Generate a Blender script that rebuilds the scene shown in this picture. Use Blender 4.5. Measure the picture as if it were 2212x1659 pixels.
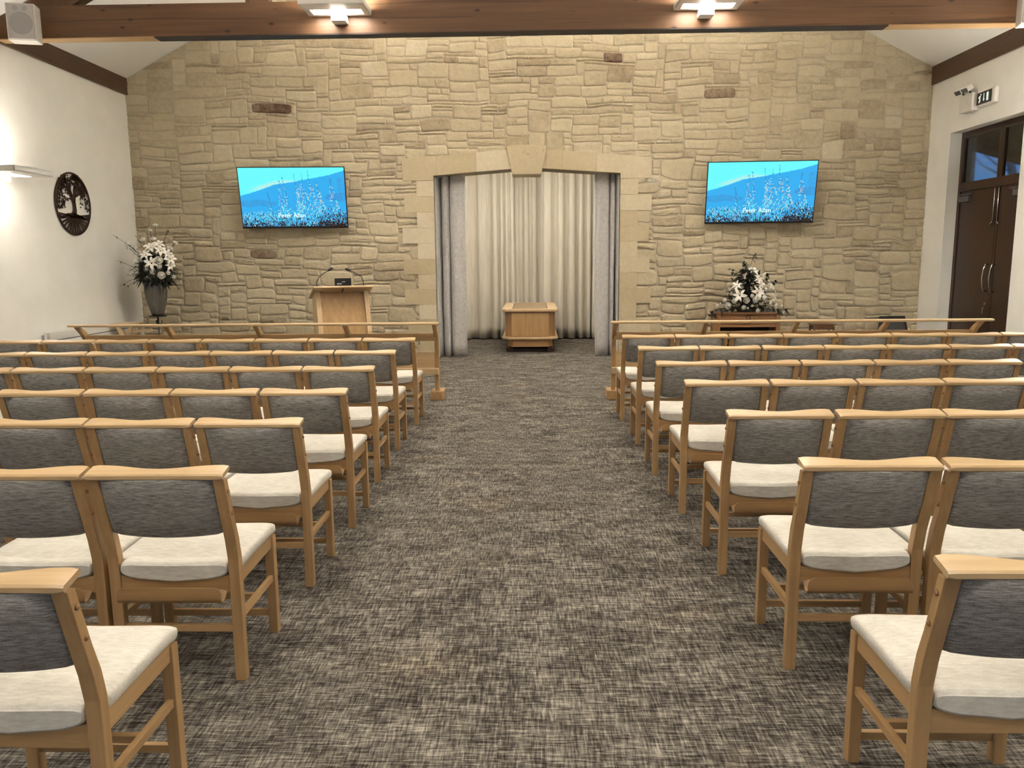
import bpy, bmesh, math, random
from math import sin, cos, pi, radians, sqrt
from mathutils import Vector, Matrix, noise
random.seed(7)
S = bpy.context.scene
C = S.collection
for o in list(bpy.data.objects): bpy.data.objects.remove(o)

# ------------------------------------------------------------------ camera
CF, CPITCH, CYAW, CROLL, CH = 1707.3, .15639, -.025034, -.0088123, 1.6155
_R = Vector((cos(CYAW), -sin(CYAW), 0)); _F = Vector((sin(CYAW)*cos(CPITCH), cos(CYAW)*cos(CPITCH), -sin(CPITCH)))
_U = _R.cross(_F)
R2 = cos(CROLL)*_R + sin(CROLL)*_U; U2 = -sin(CROLL)*_R + cos(CROLL)*_U
cd = bpy.data.cameras.new('camera'); cam = bpy.data.objects.new('camera', cd); C.objects.link(cam)
cd.sensor_fit = 'HORIZONTAL'; cd.sensor_width = 36; cd.lens = CF/2212*36; cd.clip_start = .05; cd.clip_end = 200
m = Matrix((( R2.x, U2.x, -_F.x, 0), (R2.y, U2.y, -_F.y, 0), (R2.z, U2.z, -_F.z, CH), (0, 0, 0, 1)))
cam.matrix_world = m
S.camera = cam
S.cycles.max_bounces = 6; S.cycles.diffuse_bounces = 4; S.cycles.glossy_bounces = 2; S.cycles.transmission_bounces = 5
S.cycles.sample_clamp_indirect = 0; S.cycles.use_light_tree = False
def ray(x, y): return _F + R2*((x-1106)/CF) - U2*((y-829.5)/CF)
def at(x, y, Y):                    # the point of the plane Y that the photograph shows at pixel x, y
    r = ray(x, y); return Vector((0, 0, CH)) + r*(Y/r.y)
def atx(x, y, X):
    r = ray(x, y); return Vector((0, 0, CH)) + r*(X/r.x)

# ------------------------------------------------------------------ world, exposure
w = bpy.data.worlds.new('world'); S.world = w; w.use_nodes = True
bg = w.node_tree.nodes['Background']; bg.inputs[0].default_value = (.12, .30, .62, 1); bg.inputs[1].default_value = .6
S.view_settings.view_transform = 'Standard'; S.view_settings.look = 'None'
S.view_settings.exposure = 0.40; S.view_settings.gamma = 1; S.view_settings.use_curve_mapping = False
# daylight from an added, unseen window, to brighten surfaces facing the camera
ld = bpy.data.lights.new('fill_daylight', 'AREA'); ld.shape = 'RECTANGLE'; ld.size = 7.6; ld.size_y = 2.7; ld.energy = 1000; ld.color = (.86, .94, 1)
lo_ = bpy.data.objects.new('fill_daylight', ld); C.objects.link(lo_); lo_.location = (-.1, -3.75, 1.95); lo_.rotation_euler = (pi/2, 0, pi)
LAMP = 62.0         # radiance of the lamp diffusers
UPL = 175.0          # radiance of their upper openings

# ------------------------------------------------------------------ materials
def srgb(r, g, b):
    f = lambda c: c/12.92 if c <= .04045 else ((c+.055)/1.055)**2.4
    return (f(r/255), f(g/255), f(b/255), 1)
class N:
    def __init__(s, name, rough=.5, spec=.5, metal=0, color=(.5, .5, .5, 1)):
        s.m = bpy.data.materials.new(name); s.m.use_nodes = True; s.t = s.m.node_tree
        s.p = s.t.nodes['Principled BSDF']; s.p.inputs['Roughness'].default_value = rough
        s.p.inputs['Specular IOR Level'].default_value = spec; s.p.inputs['Metallic'].default_value = metal
        s.p.inputs['Base Color'].default_value = color
    def n(s, t, **k):
        q = s.t.nodes.new(t)
        for a, b in k.items():
            if a.startswith('i_'): q.inputs[a[2:]].default_value = b
            else: setattr(q, a, b)
        return q
    def l(s, a, b): s.t.links.new(a, b)
    def coord(s, scale, which='Object', rnd=0):
        c = s.n('ShaderNodeTexCoord'); mp = s.n('ShaderNodeMapping'); mp.inputs['Scale'].default_value = scale
        s.l(c.outputs[which], mp.inputs['Vector'])
        if rnd:
            oi = s.n('ShaderNodeObjectInfo'); mu = s.n('ShaderNodeMath', operation='MULTIPLY'); mu.inputs[1].default_value = rnd
            s.l(oi.outputs['Random'], mu.inputs[0]); s.l(mu.outputs[0], mp.inputs['Location'])
        return mp.outputs[0]
    def noise(s, vec, scale=1, detail=4, rough=.5, dist=0):
        q = s.n('ShaderNodeTexNoise'); q.inputs['Scale'].default_value = scale; q.inputs['Detail'].default_value = detail
        q.inputs['Roughness'].default_value = rough; q.inputs['Distortion'].default_value = dist
        s.l(vec, q.inputs['Vector']); return q.outputs['Fac']
    def ramp(s, fac, stops):
        q = s.n('ShaderNodeValToRGB'); e = q.color_ramp.elements
        while len(e) > 1: e.remove(e[-1])
        e[0].position, e[0].color = stops[0]
        for p, c in stops[1:]:
            k = e.new(p); k.color = c
        s.l(fac, q.inputs[0]); return q.outputs[0]
    def math(s, op, a, b=None, c=None):
        q = s.n('ShaderNodeMath', operation=op)
        for i, v in enumerate((a, b, c)):
            if v is None: continue
            if isinstance(v, (int, float)): q.inputs[i].default_value = v
            else: s.l(v, q.inputs[i])
        return q.outputs[0]
    def mix(s, f, a, b, mode='MIX'):
        q = s.n('ShaderNodeMix', data_type='RGBA', blend_type=mode)
        for i, v in ((0, f), (6, a), (7, b)):
            if isinstance(v, (int, float, tuple)): q.inputs[i].default_value = v
            else: s.l(v, q.inputs[i])
        return q.outputs[2]
    def base(s, c): s.l(c, s.p.inputs['Base Color']); return s
    def bump(s, h, strength=.3, dist=.01):
        b = s.n('ShaderNodeBump'); b.inputs['Strength'].default_value = strength; b.inputs['Distance'].default_value = dist
        s.l(h, b.inputs['Height']); s.l(b.outputs[0], s.p.inputs['Normal']); return s
M = {}
def wood(name, axis, c0, c1, rough=.35, fine=1.0, knots=False, spec=.5):
    k = N(name, rough, spec)
    sc = [38*fine]*3; sc[axis] = 1.6*fine
    v = k.coord(tuple(sc), rnd=40)
    a = k.noise(v, 1, 5, .6, .4)
    sc2 = [5*fine]*3; sc2[axis] = .7*fine
    b = k.noise(k.coord(tuple(sc2), rnd=30), 1, 2, .5, .8)
    f = k.math('ADD', k.math('MULTIPLY', a, .6), k.math('MULTIPLY', b, .4))
    col = k.ramp(f, [(.3, c0), (.7, c1)])
    if knots:
        vo = k.n('ShaderNodeTexVoronoi'); vo.inputs['Scale'].default_value = 1
        sc3 = [6.5]*3; sc3[axis] = 3.0
        k.l(k.coord(tuple(sc3)), vo.inputs['Vector'])
        kn = k.ramp(vo.outputs['Distance'], [(.05, (1, 1, 1, 1)), (.15, (0, 0, 0, 1))])
        col = k.mix(kn, col, (c0[0]*.35, c0[1]*.3, c0[2]*.3, 1))
        sc4 = [16]*3; sc4[axis] = .5
        st = k.ramp(k.noise(k.coord(tuple(sc4)), 1, 1), [(.66, (0, 0, 0, 1)), (.7, (.6, .6, .6, 1))])
        col = k.mix(st, col, (c0[0]*.55, c0[1]*.5, c0[2]*.5, 1))
    k.base(col).bump(a, .05, .002)
    return k.m
OA, OB = (.34, .195, .080, 1), (.52, .335, .155, 1)
for i, ax in enumerate('xyz'):
    M['oak_'+ax] = wood('oak_'+ax, i, OA, OB)
    M['pale_oak_'+ax] = wood('pale_oak_'+ax, i, (.52, .36, .19, 1), (.68, .50, .30, 1))
    M['beam_'+ax] = wood('beam_'+ax, i, (.085, .040, .016, 1), (.17, .083, .035, 1), .5, .6, True)
    M['wall_plate_'+ax] = wood('wall_plate_'+ax, i, (.060, .030, .014, 1), (.115, .060, .029, 1), .5, .6, True)  # beam wood copied darker, with the dimmer light at the eaves in its colour
    M['dark_wood_'+ax] = wood('dark_wood_'+ax, i, (.022, .010, .006, 1), (.060, .027, .014, 1), .3, .8)
M['amber_oak_x'] = wood('amber_oak_x', 0, (.29, .15, .058, 1), (.42, .24, .105, 1)); M['amber_oak_z'] = wood('amber_oak_z', 2, (.29, .15, .058, 1), (.42, .24, .105, 1))
M['lit_rail_oak_x'] = wood('lit_rail_oak_x', 0, (.44, .285, .135, 1), (.61, .44, .24, 1))  # paler oak for chair top rails, with the overhead light in its colour
M['ply_x'] = wood('ply_x', 0, (.27, .15, .06, 1), (.41, .25, .11, 1))  # plywood toned darker: the shadow setting the tray off is in its colour
M['cabinet_x'] = wood('cabinet_x', 0, (.20, .09, .035, 1), (.34, .17, .075, 1))
M['cabinet_z'] = wood('cabinet_z', 2, (.20, .09, .035, 1), (.34, .17, .075, 1))
M['stool_x'] = wood('stool_x', 0, (.12, .05, .022, 1), (.2, .09, .04, 1))

def plaster():
    k = N('plaster', .85, .2); v = k.coord((1, 1, 1))
    f = k.noise(v, 3, 3); k.base(k.ramp(f, [(.3, (.76, .745, .70, 1)), (.7, (.80, .785, .74, 1))]))
    k.bump(k.noise(v, 160, 2), .06, .003); return k.m
M['plaster'] = plaster()
def ceilm():
    k = N('ceiling_paint', .9, .2, color=(.82, .805, .76, 1)); k.bump(k.noise(k.coord((1, 1, 1)), 120, 2), .04, .003); return k.m
M['ceiling'] = ceilm()
def stone(name, dressed=False):
    k = N(name, .88, .25)
    v = k.coord((1, 1, 1))
    big = k.noise(v, 2.2, 4, .6); mid = k.noise(v, 17, 5, .65); fine = k.noise(v, 95, 3, .6)
    at_ = k.n('ShaderNodeAttribute', attribute_name='tone')
    t = at_.outputs['Fac']
    f = k.math('ADD', t, k.math('MULTIPLY', k.math('SUBTRACT', mid, .5), .60))
    f = k.math('ADD', f, k.math('MULTIPLY', k.math('SUBTRACT', big, .5), .35))
    f = k.math('ADD', f, k.math('MULTIPLY', k.math('SUBTRACT', fine, .5), .25))
    if dressed:
        col = k.ramp(f, [(0, (.42, .34, .215, 1)), (.5, (.53, .445, .30, 1)), (1, (.66, .59, .46, 1))])
    else:
        col = k.ramp(f, [(0, (.10, .05, .032, 1)), (.16, (.24, .175, .115, 1)), (.36, (.385, .315, .215, 1)), (.6, (.51, .435, .30, 1)), (.82, (.575, .50, .355, 1)), (1, (.65, .59, .47, 1))])
    k.base(col)
    h = k.math('ADD', k.math('MULTIPLY', mid, .7), k.math('MULTIPLY', fine, .3))
    k.bump(h, .10 if dressed else .85, .014); return k.m
M['stone'] = stone('rubble_stone'); M['dressed'] = stone('dressed_stone', True)
def mortar():
    k = N('mortar', .95, .1); v = k.coord((1, 1, 1)); f = k.noise(v, 30, 4)
    k.base(k.ramp(f, [(.3, (.47, .405, .30, 1)), (.7, (.57, .50, .38, 1))])).bump(k.noise(v, 60, 4), .6, .01); return k.m
M['mortar'] = mortar()
def carpet():
    k = N('carpet', .97, .05)
    tc = k.n('ShaderNodeTexCoord'); sep = k.n('ShaderNodeSeparateXYZ'); k.l(tc.outputs['Object'], sep.inputs[0])
    # half-metre tiles, each cut from a different piece of cloth
    fx = k.math('FLOOR', k.math('MULTIPLY', k.math('ADD', sep.outputs[0], .12), 2)); fy = k.math('FLOOR', k.math('MULTIPLY', sep.outputs[1], 1.0))
    cv = k.n('ShaderNodeCombineXYZ'); k.l(fx, cv.inputs[0]); k.l(fy, cv.inputs[1])
    wn = k.n('ShaderNodeTexWhiteNoise'); wn.noise_dimensions = '2D'; k.l(cv.outputs[0], wn.inputs['Vector'])
    zoff = k.math('MULTIPLY', wn.outputs['Value'], .012)
    def nz(sx, sy, det=3, z=0.0, r=.6):
        c = k.n('ShaderNodeCombineXYZ'); k.l(k.math('MULTIPLY', sep.outputs[0], sx), c.inputs[0]); k.l(k.math('MULTIPLY', sep.outputs[1], sy), c.inputs[1])
        k.l(k.math('ADD', k.math('MULTIPLY', zoff, 60), z), c.inputs[2])
        return k.noise(c.outputs[0], 1, det, r)
    sx1 = nz(13, 120, 2, 1, .5); sy1 = nz(120, 13, 2, 5, .5); sx2 = nz(24, 270, 2, 9); sy2 = nz(270, 24, 2, 13); blob = nz(4.0, 8, 4, 17); grain = nz(420, 420, 1, 21)
    f = k.math('MULTIPLY', sx1, .34); f = k.math('MULTIPLY_ADD', sy1, .30, f); f = k.math('MULTIPLY_ADD', sx2, .18, f)
    f = k.math('MULTIPLY_ADD', sy2, .16, f); f = k.math('MULTIPLY_ADD', blob, .22, f); f = k.math('MULTIPLY_ADD', grain, .08, f)
    col = k.ramp(f, [(.525, (.024, .019, .016, 1)), (.59, (.060, .051, .044, 1)), (.645, (.118, .105, .089, 1)), (.70, (.205, .186, .157, 1)), (.775, (.37, .335, .275, 1))])
    warm = k.ramp(nz(1.3, 1.9, 2, 30), [(.55, (0, 0, 0, 1)), (.75, (.35, .35, .35, 1))])
    col = k.mix(warm, col, k.mix(1.0, col, (1.12, .98, .78, 1), 'MULTIPLY'))
    k.base(col); k.bump(sx1, .4, .006); return k.m
M['carpet'] = carpet()
def cloth(name, c0, c1, sx, sy, sz, blotch=None, rough=.9, sheen=.15, bump=.15):
    k = N(name, rough, .2); v = k.coord((sx, sy, sz), rnd=70)
    a = k.noise(v, 1, 3, .6); g = k.noise(k.coord((260, 260, 260), rnd=5), 1, 2)
    f = k.math('ADD', k.math('MULTIPLY', a, .75), k.math('MULTIPLY', g, .25))
    if blotch:
        b = k.noise(k.coord((blotch,)*3, rnd=20), 1, 3); f = k.math('ADD', k.math('MULTIPLY', f, .65), k.math('MULTIPLY', b, .35))
    k.base(k.ramp(f, [(.36, c0), (.62, c1)])); k.p.inputs['Sheen Weight'].default_value = sheen
    k.bump(f, bump, .003); return k.m
M['seat_cloth'] = cloth('seat_cloth', (.48, .445, .38, 1), (.68, .655, .59, 1), 26, 110, 110, 5)
M['back_cloth'] = cloth('back_cloth', (.125, .113, .102, 1), (.37, .352, .33, 1), 24, 70, 240, None, .8, .15)
M['blue_curtain'] = cloth('blue_curtain', (.38, .365, .35, 1), (.60, .58, .565, 1), 120, 120, 90, 20, .85, .3)
M['cream_curtain'] = cloth('cream_curtain', (.66, .60, .50, 1), (.78, .73, .62, 1), 60, 60, 3, None, .8, .3, .05)
def plain(name, c, rough=.5, metal=0, spec=.5, emit=None, es=1):
    k = N(name, rough, spec, metal)
    v = k.noise(k.coord((9, 9, 9)), 1, 2)
    lo = tuple(x*.94 for x in c[:3])+(1,)
    k.base(k.ramp(v, [(.3, lo), (.7, c)]))
    if emit: k.p.inputs['Emission Color'].default_value = emit; k.p.inputs['Emission Strength'].default_value = es
    M[name] = k.m; return k.m
plain('white_paint', (.74, .72, .67, 1), .4)
plain('white_plastic', (.72, .69, .64, 1), .35)
plain('grille', (.52, .49, .47, 1), .7)
plain('black_metal', (.012, .011, .01, 1), .4)
plain('black_plastic', (.010, .008, .008, 1), .3)
plain('dark_gap', (.02, .014, .01, 1), .9)
plain('bronze', (.055, .026, .015, 1), .45, .5)
plain('steel', (.62, .60, .57, 1), .25, 1)
plain('dull_steel', (.20, .19, .18, 1), .4, .7)
plain('brass_cap', (.32, .17, .07, 1), .4)
plain('radiator_paint', (.74, .72, .68, 1), .35)
plain('petal', (.86, .83, .76, 1), .6, 0, .3)
plain('petal_green', (.62, .60, .44, 1), .6)
plain('leaf', (.022, .022, .012, 1), .5)
plain('leaf_grey', (.075, .08, .07, 1), .6)
plain('stamen', (.30, .20, .06, 1), .6)
plain('twig', (.04, .024, .016, 1), .7)
plain('grey_board', (.055, .052, .05, 1), .5)
plain('lamp_glass', (.5, .5, .5, 1), .4, 0, .5, (1, .93, .82, 1), LAMP*.8)
plain('lamp_top', (.5, .5, .5, 1), .4, 0, .5, (1, .93, .82, 1), UPL)
plain('lamp_head', (.12, .12, .13, 1), .2)
plain('sign_black', (.035, .028, .025, 1), .4)
plain('sign_white', (.75, .85, .85, 1), .4, 0, .5, (.75, .95, 1, 1), .25)
plain('track', (.03, .018, .012, 1), .6)
plain('bark', (.30, .28, .26, 1), .9)
plain('white_text', (.7, .9, .9, 1), .5, 0, .5, (.62, 1, 1, 1), .9)
k = N('glass', .03, .5, color=(.75, .8, .85, 1)); k.p.inputs['Transmission Weight'].default_value = 1; k.p.inputs['IOR'].default_value = 1.45; M['glass'] = k.m
k = N('vase_glass', .15, .5, color=(.50, .46, .42, 1)); k.p.inputs['Transmission Weight'].default_value = .8
vv = k.noise(k.coord((30, 30, 7)), 1, 3); k.bump(vv, .8, .02); M['vase_glass'] = k.m
def screen():
    k = N('screen_picture', .25, .4, color=(.01, .01, .01, 1))
    a = k.n('ShaderNodeAttribute', attribute_name='picture'); k.l(a.outputs['Color'], k.p.inputs['Emission Color'])
    k.p.inputs['Emission Strength'].default_value = .758; return k.m
M['screen'] = screen()

# ------------------------------------------------------------------ mesh helpers
class MB:
    def __init__(s): s.v = []; s.f = []; s.mi = []; s.tone = None
    def add(s, vs, fs, mi=0):
        o = len(s.v); s.v += [tuple(v) for v in vs]; s.f += [tuple(i+o for i in f) for f in fs]; s.mi += [mi]*len(fs); return s
    def box(s, a, b, mi=0, bev=0):
        (x0, y0, z0), (x1, y1, z1) = [min(p, q) for p, q in zip(a, b)], [max(p, q) for p, q in zip(a, b)]
        if bev <= 0:
            vs = [(x, y, z) for z in (z0, z1) for y in (y0, y1) for x in (x0, x1)]
            return s.add(vs, [(0, 2, 3, 1), (4, 5, 7, 6), (0, 1, 5, 4), (2, 6, 7, 3), (0, 4, 6, 2), (1, 3, 7, 5)], mi)
        bm = bmesh.new(); bmesh.ops.create_cube(bm, size=1)
        for v in bm.verts: v.co = Vector(((v.co.x+.5)*(x1-x0)+x0, (v.co.y+.5)*(y1-y0)+y0, (v.co.z+.5)*(z1-z0)+z0))
        return s.bevbm(bm, bev, mi)
    def bevbm(s, bm, bev, mi=0, seg=2, mat=None):
        if bev > 0: bmesh.ops.bevel(bm, geom=list(bm.edges), offset=bev, segments=seg, profile=.6, affect='EDGES', clamp_overlap=True)
        if mat is not None: bmesh.ops.transform(bm, matrix=mat, verts=bm.verts)
        bm.verts.index_update()
        s.add([v.co[:] for v in bm.verts], [tuple(v.index for v in f.verts) for f in bm.faces], mi); bm.free(); return s
    def prism(s, poly, axis, a, b, mi=0, bev=0):
        # poly: 2-d points in the other two axes (order x,y,z without axis), extruded from a to b along axis
        def P(p, t):
            l = list(p); l.insert(axis, t); return Vector(l)
        bm = bmesh.new(); A = [bm.verts.new(P(p, a)) for p in poly]; B = [bm.verts.new(P(p, b)) for p in poly]
        n = len(poly); bm.faces.new(A); bm.faces.new(B[::-1])
        for i in range(n): bm.faces.new((A[i], B[i], B[(i+1) % n], A[(i+1) % n]))
        bmesh.ops.recalc_face_normals(bm, faces=bm.faces)
        return s.bevbm(bm, bev, mi)
    def tube(s, pts, r, n=8, mi=0, cap=True):
        pts = [Vector(p) for p in pts]; m_ = len(pts); rs = r if isinstance(r, (list, tuple)) else [r]*m_
        vs = []; fs = []; up = None
        for i, p in enumerate(pts):
            d = (pts[min(i+1, m_-1)]-pts[max(i-1, 0)]).normalized()
            if up is None: up = Vector((0, 0, 1)) if abs(d.z) < .9 else Vector((1, 0, 0))
            a = d.cross(up).normalized(); b = a.cross(d).normalized(); up = b
            for j in range(n):
                t = 2*pi*j/n; vs.append(p + a*cos(t)*rs[i] + b*sin(t)*rs[i])
        for i in range(m_-1):
            for j in range(n):
                k_ = (j+1) % n; fs.append((i*n+j, i*n+k_, (i+1)*n+k_, (i+1)*n+j))
        if cap: fs += [tuple(range(n))[::-1], tuple((m_-1)*n+j for j in range(n))]
        return s.add(vs, fs, mi)
    def lathe(s, prof, c=(0, 0), n=24, mi=0):
        vs = []; fs = []
        for r, z in prof:
            for j in range(n): vs.append((c[0]+r*cos(2*pi*j/n), c[1]+r*sin(2*pi*j/n), z))
        for i in range(len(prof)-1):
            for j in range(n): k_ = (j+1) % n; fs.append((i*n+j, i*n+k_, (i+1)*n+k_, (i+1)*n+j))
        fs += [tuple(range(n))[::-1], tuple((len(prof)-1)*n+j for j in range(n))]
        return s.add(vs, fs, mi)
    def loops(s, rings, mi=0, close=True, cap=True):
        n = len(rings[0]); vs = [v for r in rings for v in r]; fs = []
        for i in range(len(rings)-1):
            for j in range(n if close else n-1):
                k_ = (j+1) % n; fs.append((i*n+j, i*n+k_, (i+1)*n+k_, (i+1)*n+j))
        if cap: fs += [tuple(range(n))[::-1], tuple((len(rings)-1)*n+j for j in range(n))]
        return s.add(vs, fs, mi)
    def ball(s, c, r, sz=1, n=10, mi=0):
        rings = []
        for i in range(1, 7):
            t = pi*i/7; rings.append([(c[0]+r*sin(t)*cos(2*pi*j/n), c[1]+r*sin(t)*sin(2*pi*j/n), c[2]-r*sz*cos(t)) for j in range(n)])
        return s.loops(rings, mi)
    def build(s, name, mats, parent=None, smooth=False, loc=None, rot=None, auto=None):
        me = bpy.data.meshes.new(name); me.from_pydata(s.v, [], s.f)
        if not isinstance(mats, (list, tuple)): mats = [mats]
        for mm in mats: me.materials.append(M[mm])
        me.polygons.foreach_set('material_index', s.mi)
        if smooth or auto: me.polygons.foreach_set('use_smooth', [True]*len(s.f))
        me.update()
        if auto: me.set_sharp_from_angle(angle=radians(auto))
        o = bpy.data.objects.new(name, me); C.objects.link(o)
        if parent: o.parent = parent
        if loc is not None: o.location = loc
        if rot is not None: o.rotation_euler = rot
        return o
def tag(o, label=None, cat=None, group=None, kind=None):
    if label: o['label'] = label
    if cat: o['category'] = cat
    if group: o['group'] = group
    if kind: o['kind'] = kind
    return o
def thing(name, label, cat, loc=(0, 0, 0), rz=0, group=None):
    o = bpy.data.objects.new(name, None); C.objects.link(o); o.empty_display_size = .1
    o.location = loc; o.rotation_euler = (0, 0, rz); return tag(o, label, cat, group)
def struct(o, label=None, cat=None):
    o['kind'] = 'structure'
    if label: o['label'] = label
    if cat: o['category'] = cat
    return o
def copy_tree(o, parent=None):
    c = o.copy(); C.objects.link(c); c.parent = parent
    for ch in list(o.children): copy_tree(ch, c)
    return c

# ------------------------------------------------------------------ the room
XL, XR, YW, YB = -6.46, 6.28, 13.05, -3.2
XC = (-6.42+6.24)/2; ZE = 4.515; SL = .512; ZR = ZE+(6.24-XC)*SL
def zc(x): return ZR-abs(x-XC)*SL
floor = MB().box((XL-.3, YB-.3, -.1), (XR+.6, 17.0, 0)).build('floor', 'carpet'); struct(floor)
ce = MB()
ce.prism([(XL-.3, zc(XL-.3)), (XC, ZR), (XC, ZR+.15), (XL-.3, zc(XL-.3)+.15)], 1, YB-.3, YW+.5)
ce.prism([(XC, ZR), (XR+.3, zc(XR+.3)), (XR+.3, zc(XR+.3)+.15), (XC, ZR+.15)], 1, YB-.3, YW+.5)
struct(ce.build('ceiling', 'ceiling'))
wl = MB().box((XL-.25, YB-.3, 0), (XL, YW+.02, 4.55))
struct(wl.build('wall_left', 'plaster'))
struct(MB().box((XL, 9.25, 0), (XL+.10, 9.67, 4.26)).build('trim_30', 'plaster'))
DY0, DY1, DZ = 10.60, 12.40, 3.42
wr = MB().box((XR, YB-.3, 0), (XR+.25, DY0, 4.55)).box((XR, DY1, 0), (XR+.25, YW+.02, 4.55)).box((XR, DY0, DZ), (XR+.25, DY1, 4.55))
struct(wr.build('wall_right', 'plaster'))
wb = MB().prism([(XL-.2, 3.3), (XR+.2, 3.3), (XR+.2, zc(XR+.2)+.05), (XC, ZR+.1), (XL-.2, zc(XL-.2)+.05)], 1, YB-.25, YB)
wb.box((XL-.2, YB-.25, 0), (-3.9, YB, 3.3)).box((3.7, YB-.25, 0), (XR+.2, YB, 3.3)).box((-3.9, YB-.25, 0), (3.7, YB, .6))
w3 = MB().box((-3.9, YB-.18, .6), (3.7, YB-.1, .68)).box((-3.9, YB-.18, 3.22), (3.7, YB-.1, 3.3))  # unseen window, added to let cool light in from behind the camera
for i in range(6): w3.box((-3.9+i*1.504, YB-.18, .6), (-3.82+i*1.504, YB-.1, 3.3))
struct(wb.build('wall_back', 'plaster')); struct(w3.build('window_3', 'dark_wood_z'))

# opening of the committal recess
OX0, OX1, OZ0, OZ1, OZC = -1.556, 1.436, 2.953, 2.963, 3.065
CX = -.06
wf = MB()
D0, D1 = YW, YW+.45
wf.box((XL-.25, D0, 0), (OX0, D1, 5.0)).box((OX1, D0, 0), (XR+.25, D1, 5.0))
wf.prism([(OX0, OZ0), (CX, OZC), (OX1, OZ1), (OX1, 5.0), (OX0, 5.0)], 1, D0, D1)
wf.prism([(XL-.25, 5.0), (XR+.25, 5.0), (CX, 8.2)], 1, D0, D1)
nm = len(wf.f)
tones = [.5]*nm
# --- rubble stones laid as an irregular patchwork, every stone modelled
UW, UH = .069, .052
x0, z0 = XL-.12, -.02
nx, nz = int((XR-XL+.3)/UW), int(8.0/UH)
occ = [[0]*nz for _ in range(nx)]
def dressed(x, z):
    if z > 3.30+.1 or x < -2.2 or x > 2.1: return False
    if z < 2.87: return (OX0-.2 < x < OX1+.2)
    top = 3.226+(3.335-3.226)*(x+2.06)/1.72 if x < CX else 3.335-(3.335-3.20)*(x-.25)/1.68
    if CX-.3 < x < CX+.3: top = 3.36
    return -2.05 < x < 1.92 and z < top-.02
special = []
for (a, b, tn) in (((545, 225), (628, 247), .10), ((1518, 190), (1583, 215), .16), ((1303, 108), (1345, 130), .12), ((545, 540), (600, 562), .18)):
    p, q = at(*a, YW), at(*b, YW); special.append((p.x, q.x, q.z, p.z, tn))
rects = []
for (xa, xb, za, zb, tn) in special:
    i0, i1 = round((xa-x0)/UW), round((xb-x0)/UW); j0, j1 = round((za-z0)/UH), round((zb-z0)/UH)
    for i in range(i0, i1):
        for j in range(j0, j1): occ[i][j] = 1
    rects.append((i0, i1, j0, j1, tn))
rnd = random.Random(11); edge = set()
for i in range(nx):
    for j in range(nz):
        X, Z = x0+(i+.5)*UW, z0+(j+.5)*UH
        if dressed(X, Z) or Z > zc(X)+.35: occ[i][j] = 1
for j in range(nz):
    for i in range(nx):
        if occ[i][j]: continue
        hh = rnd.choices([1, 2, 3, 4, 5, 6], [17, 35, 28, 13, 5, 1])[0]
        ww = rnd.choices([2, 3, 4, 5, 6, 7, 8, 9], [2, 6, 12, 18, 20, 17, 12, 8])[0]
        if hh == 1: ww = max(3, ww)
        if hh >= 4: ww = min(max(ww, 4), 7)
        k_ = 0
        while k_ < ww and i+k_ < nx and not occ[i+k_][j]: k_ += 1
        if 0 < k_-ww+ww and k_ < ww: ww = k_
        tries = [ww]+[q for q in (ww+1, ww-1, ww+2, ww-2) if 2 <= q <= k_+3]
        for q in tries:
            if q >= 2 and all(i+p_ < nx and not occ[i+p_][j] for p_ in range(q)) and (i+q, j-1) not in edge: ww = q; break
        # swallow a leftover single cell
        if i+ww < nx and not occ[i+ww][j] and (i+ww+1 >= nx or occ[i+ww+1][j]): ww += 1
        h2 = 1
        while h2 < hh and j+h2 < nz and all(not occ[i+q][j+h2] for q in range(ww)): h2 += 1
        for r in range(h2): edge.add((i, j+r)); edge.add((i+ww, j+r))
        for q in range(ww):
            for r in range(h2): occ[i+q][j+r] = 1
        rects.append((i, i+ww, j, j+h2, None))
def warp(x, z):
    n1 = noise.noise(Vector((x*1.1, 3.3, z*1.6))); n2 = noise.noise(Vector((x*.8, 9.1, z*1.5))); n3 = noise.noise(Vector((x*5, 1.7, z*5)))
    n4 = noise.noise(Vector((x*2.3, 6.1, z*2.9))); n5 = noise.noise(Vector((x*2.6, 14.1, z*2.2)))
    return x+n1*.05+n3*.010+n4*.022, z+n2*.055+n3*.010+n5*.024
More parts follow.
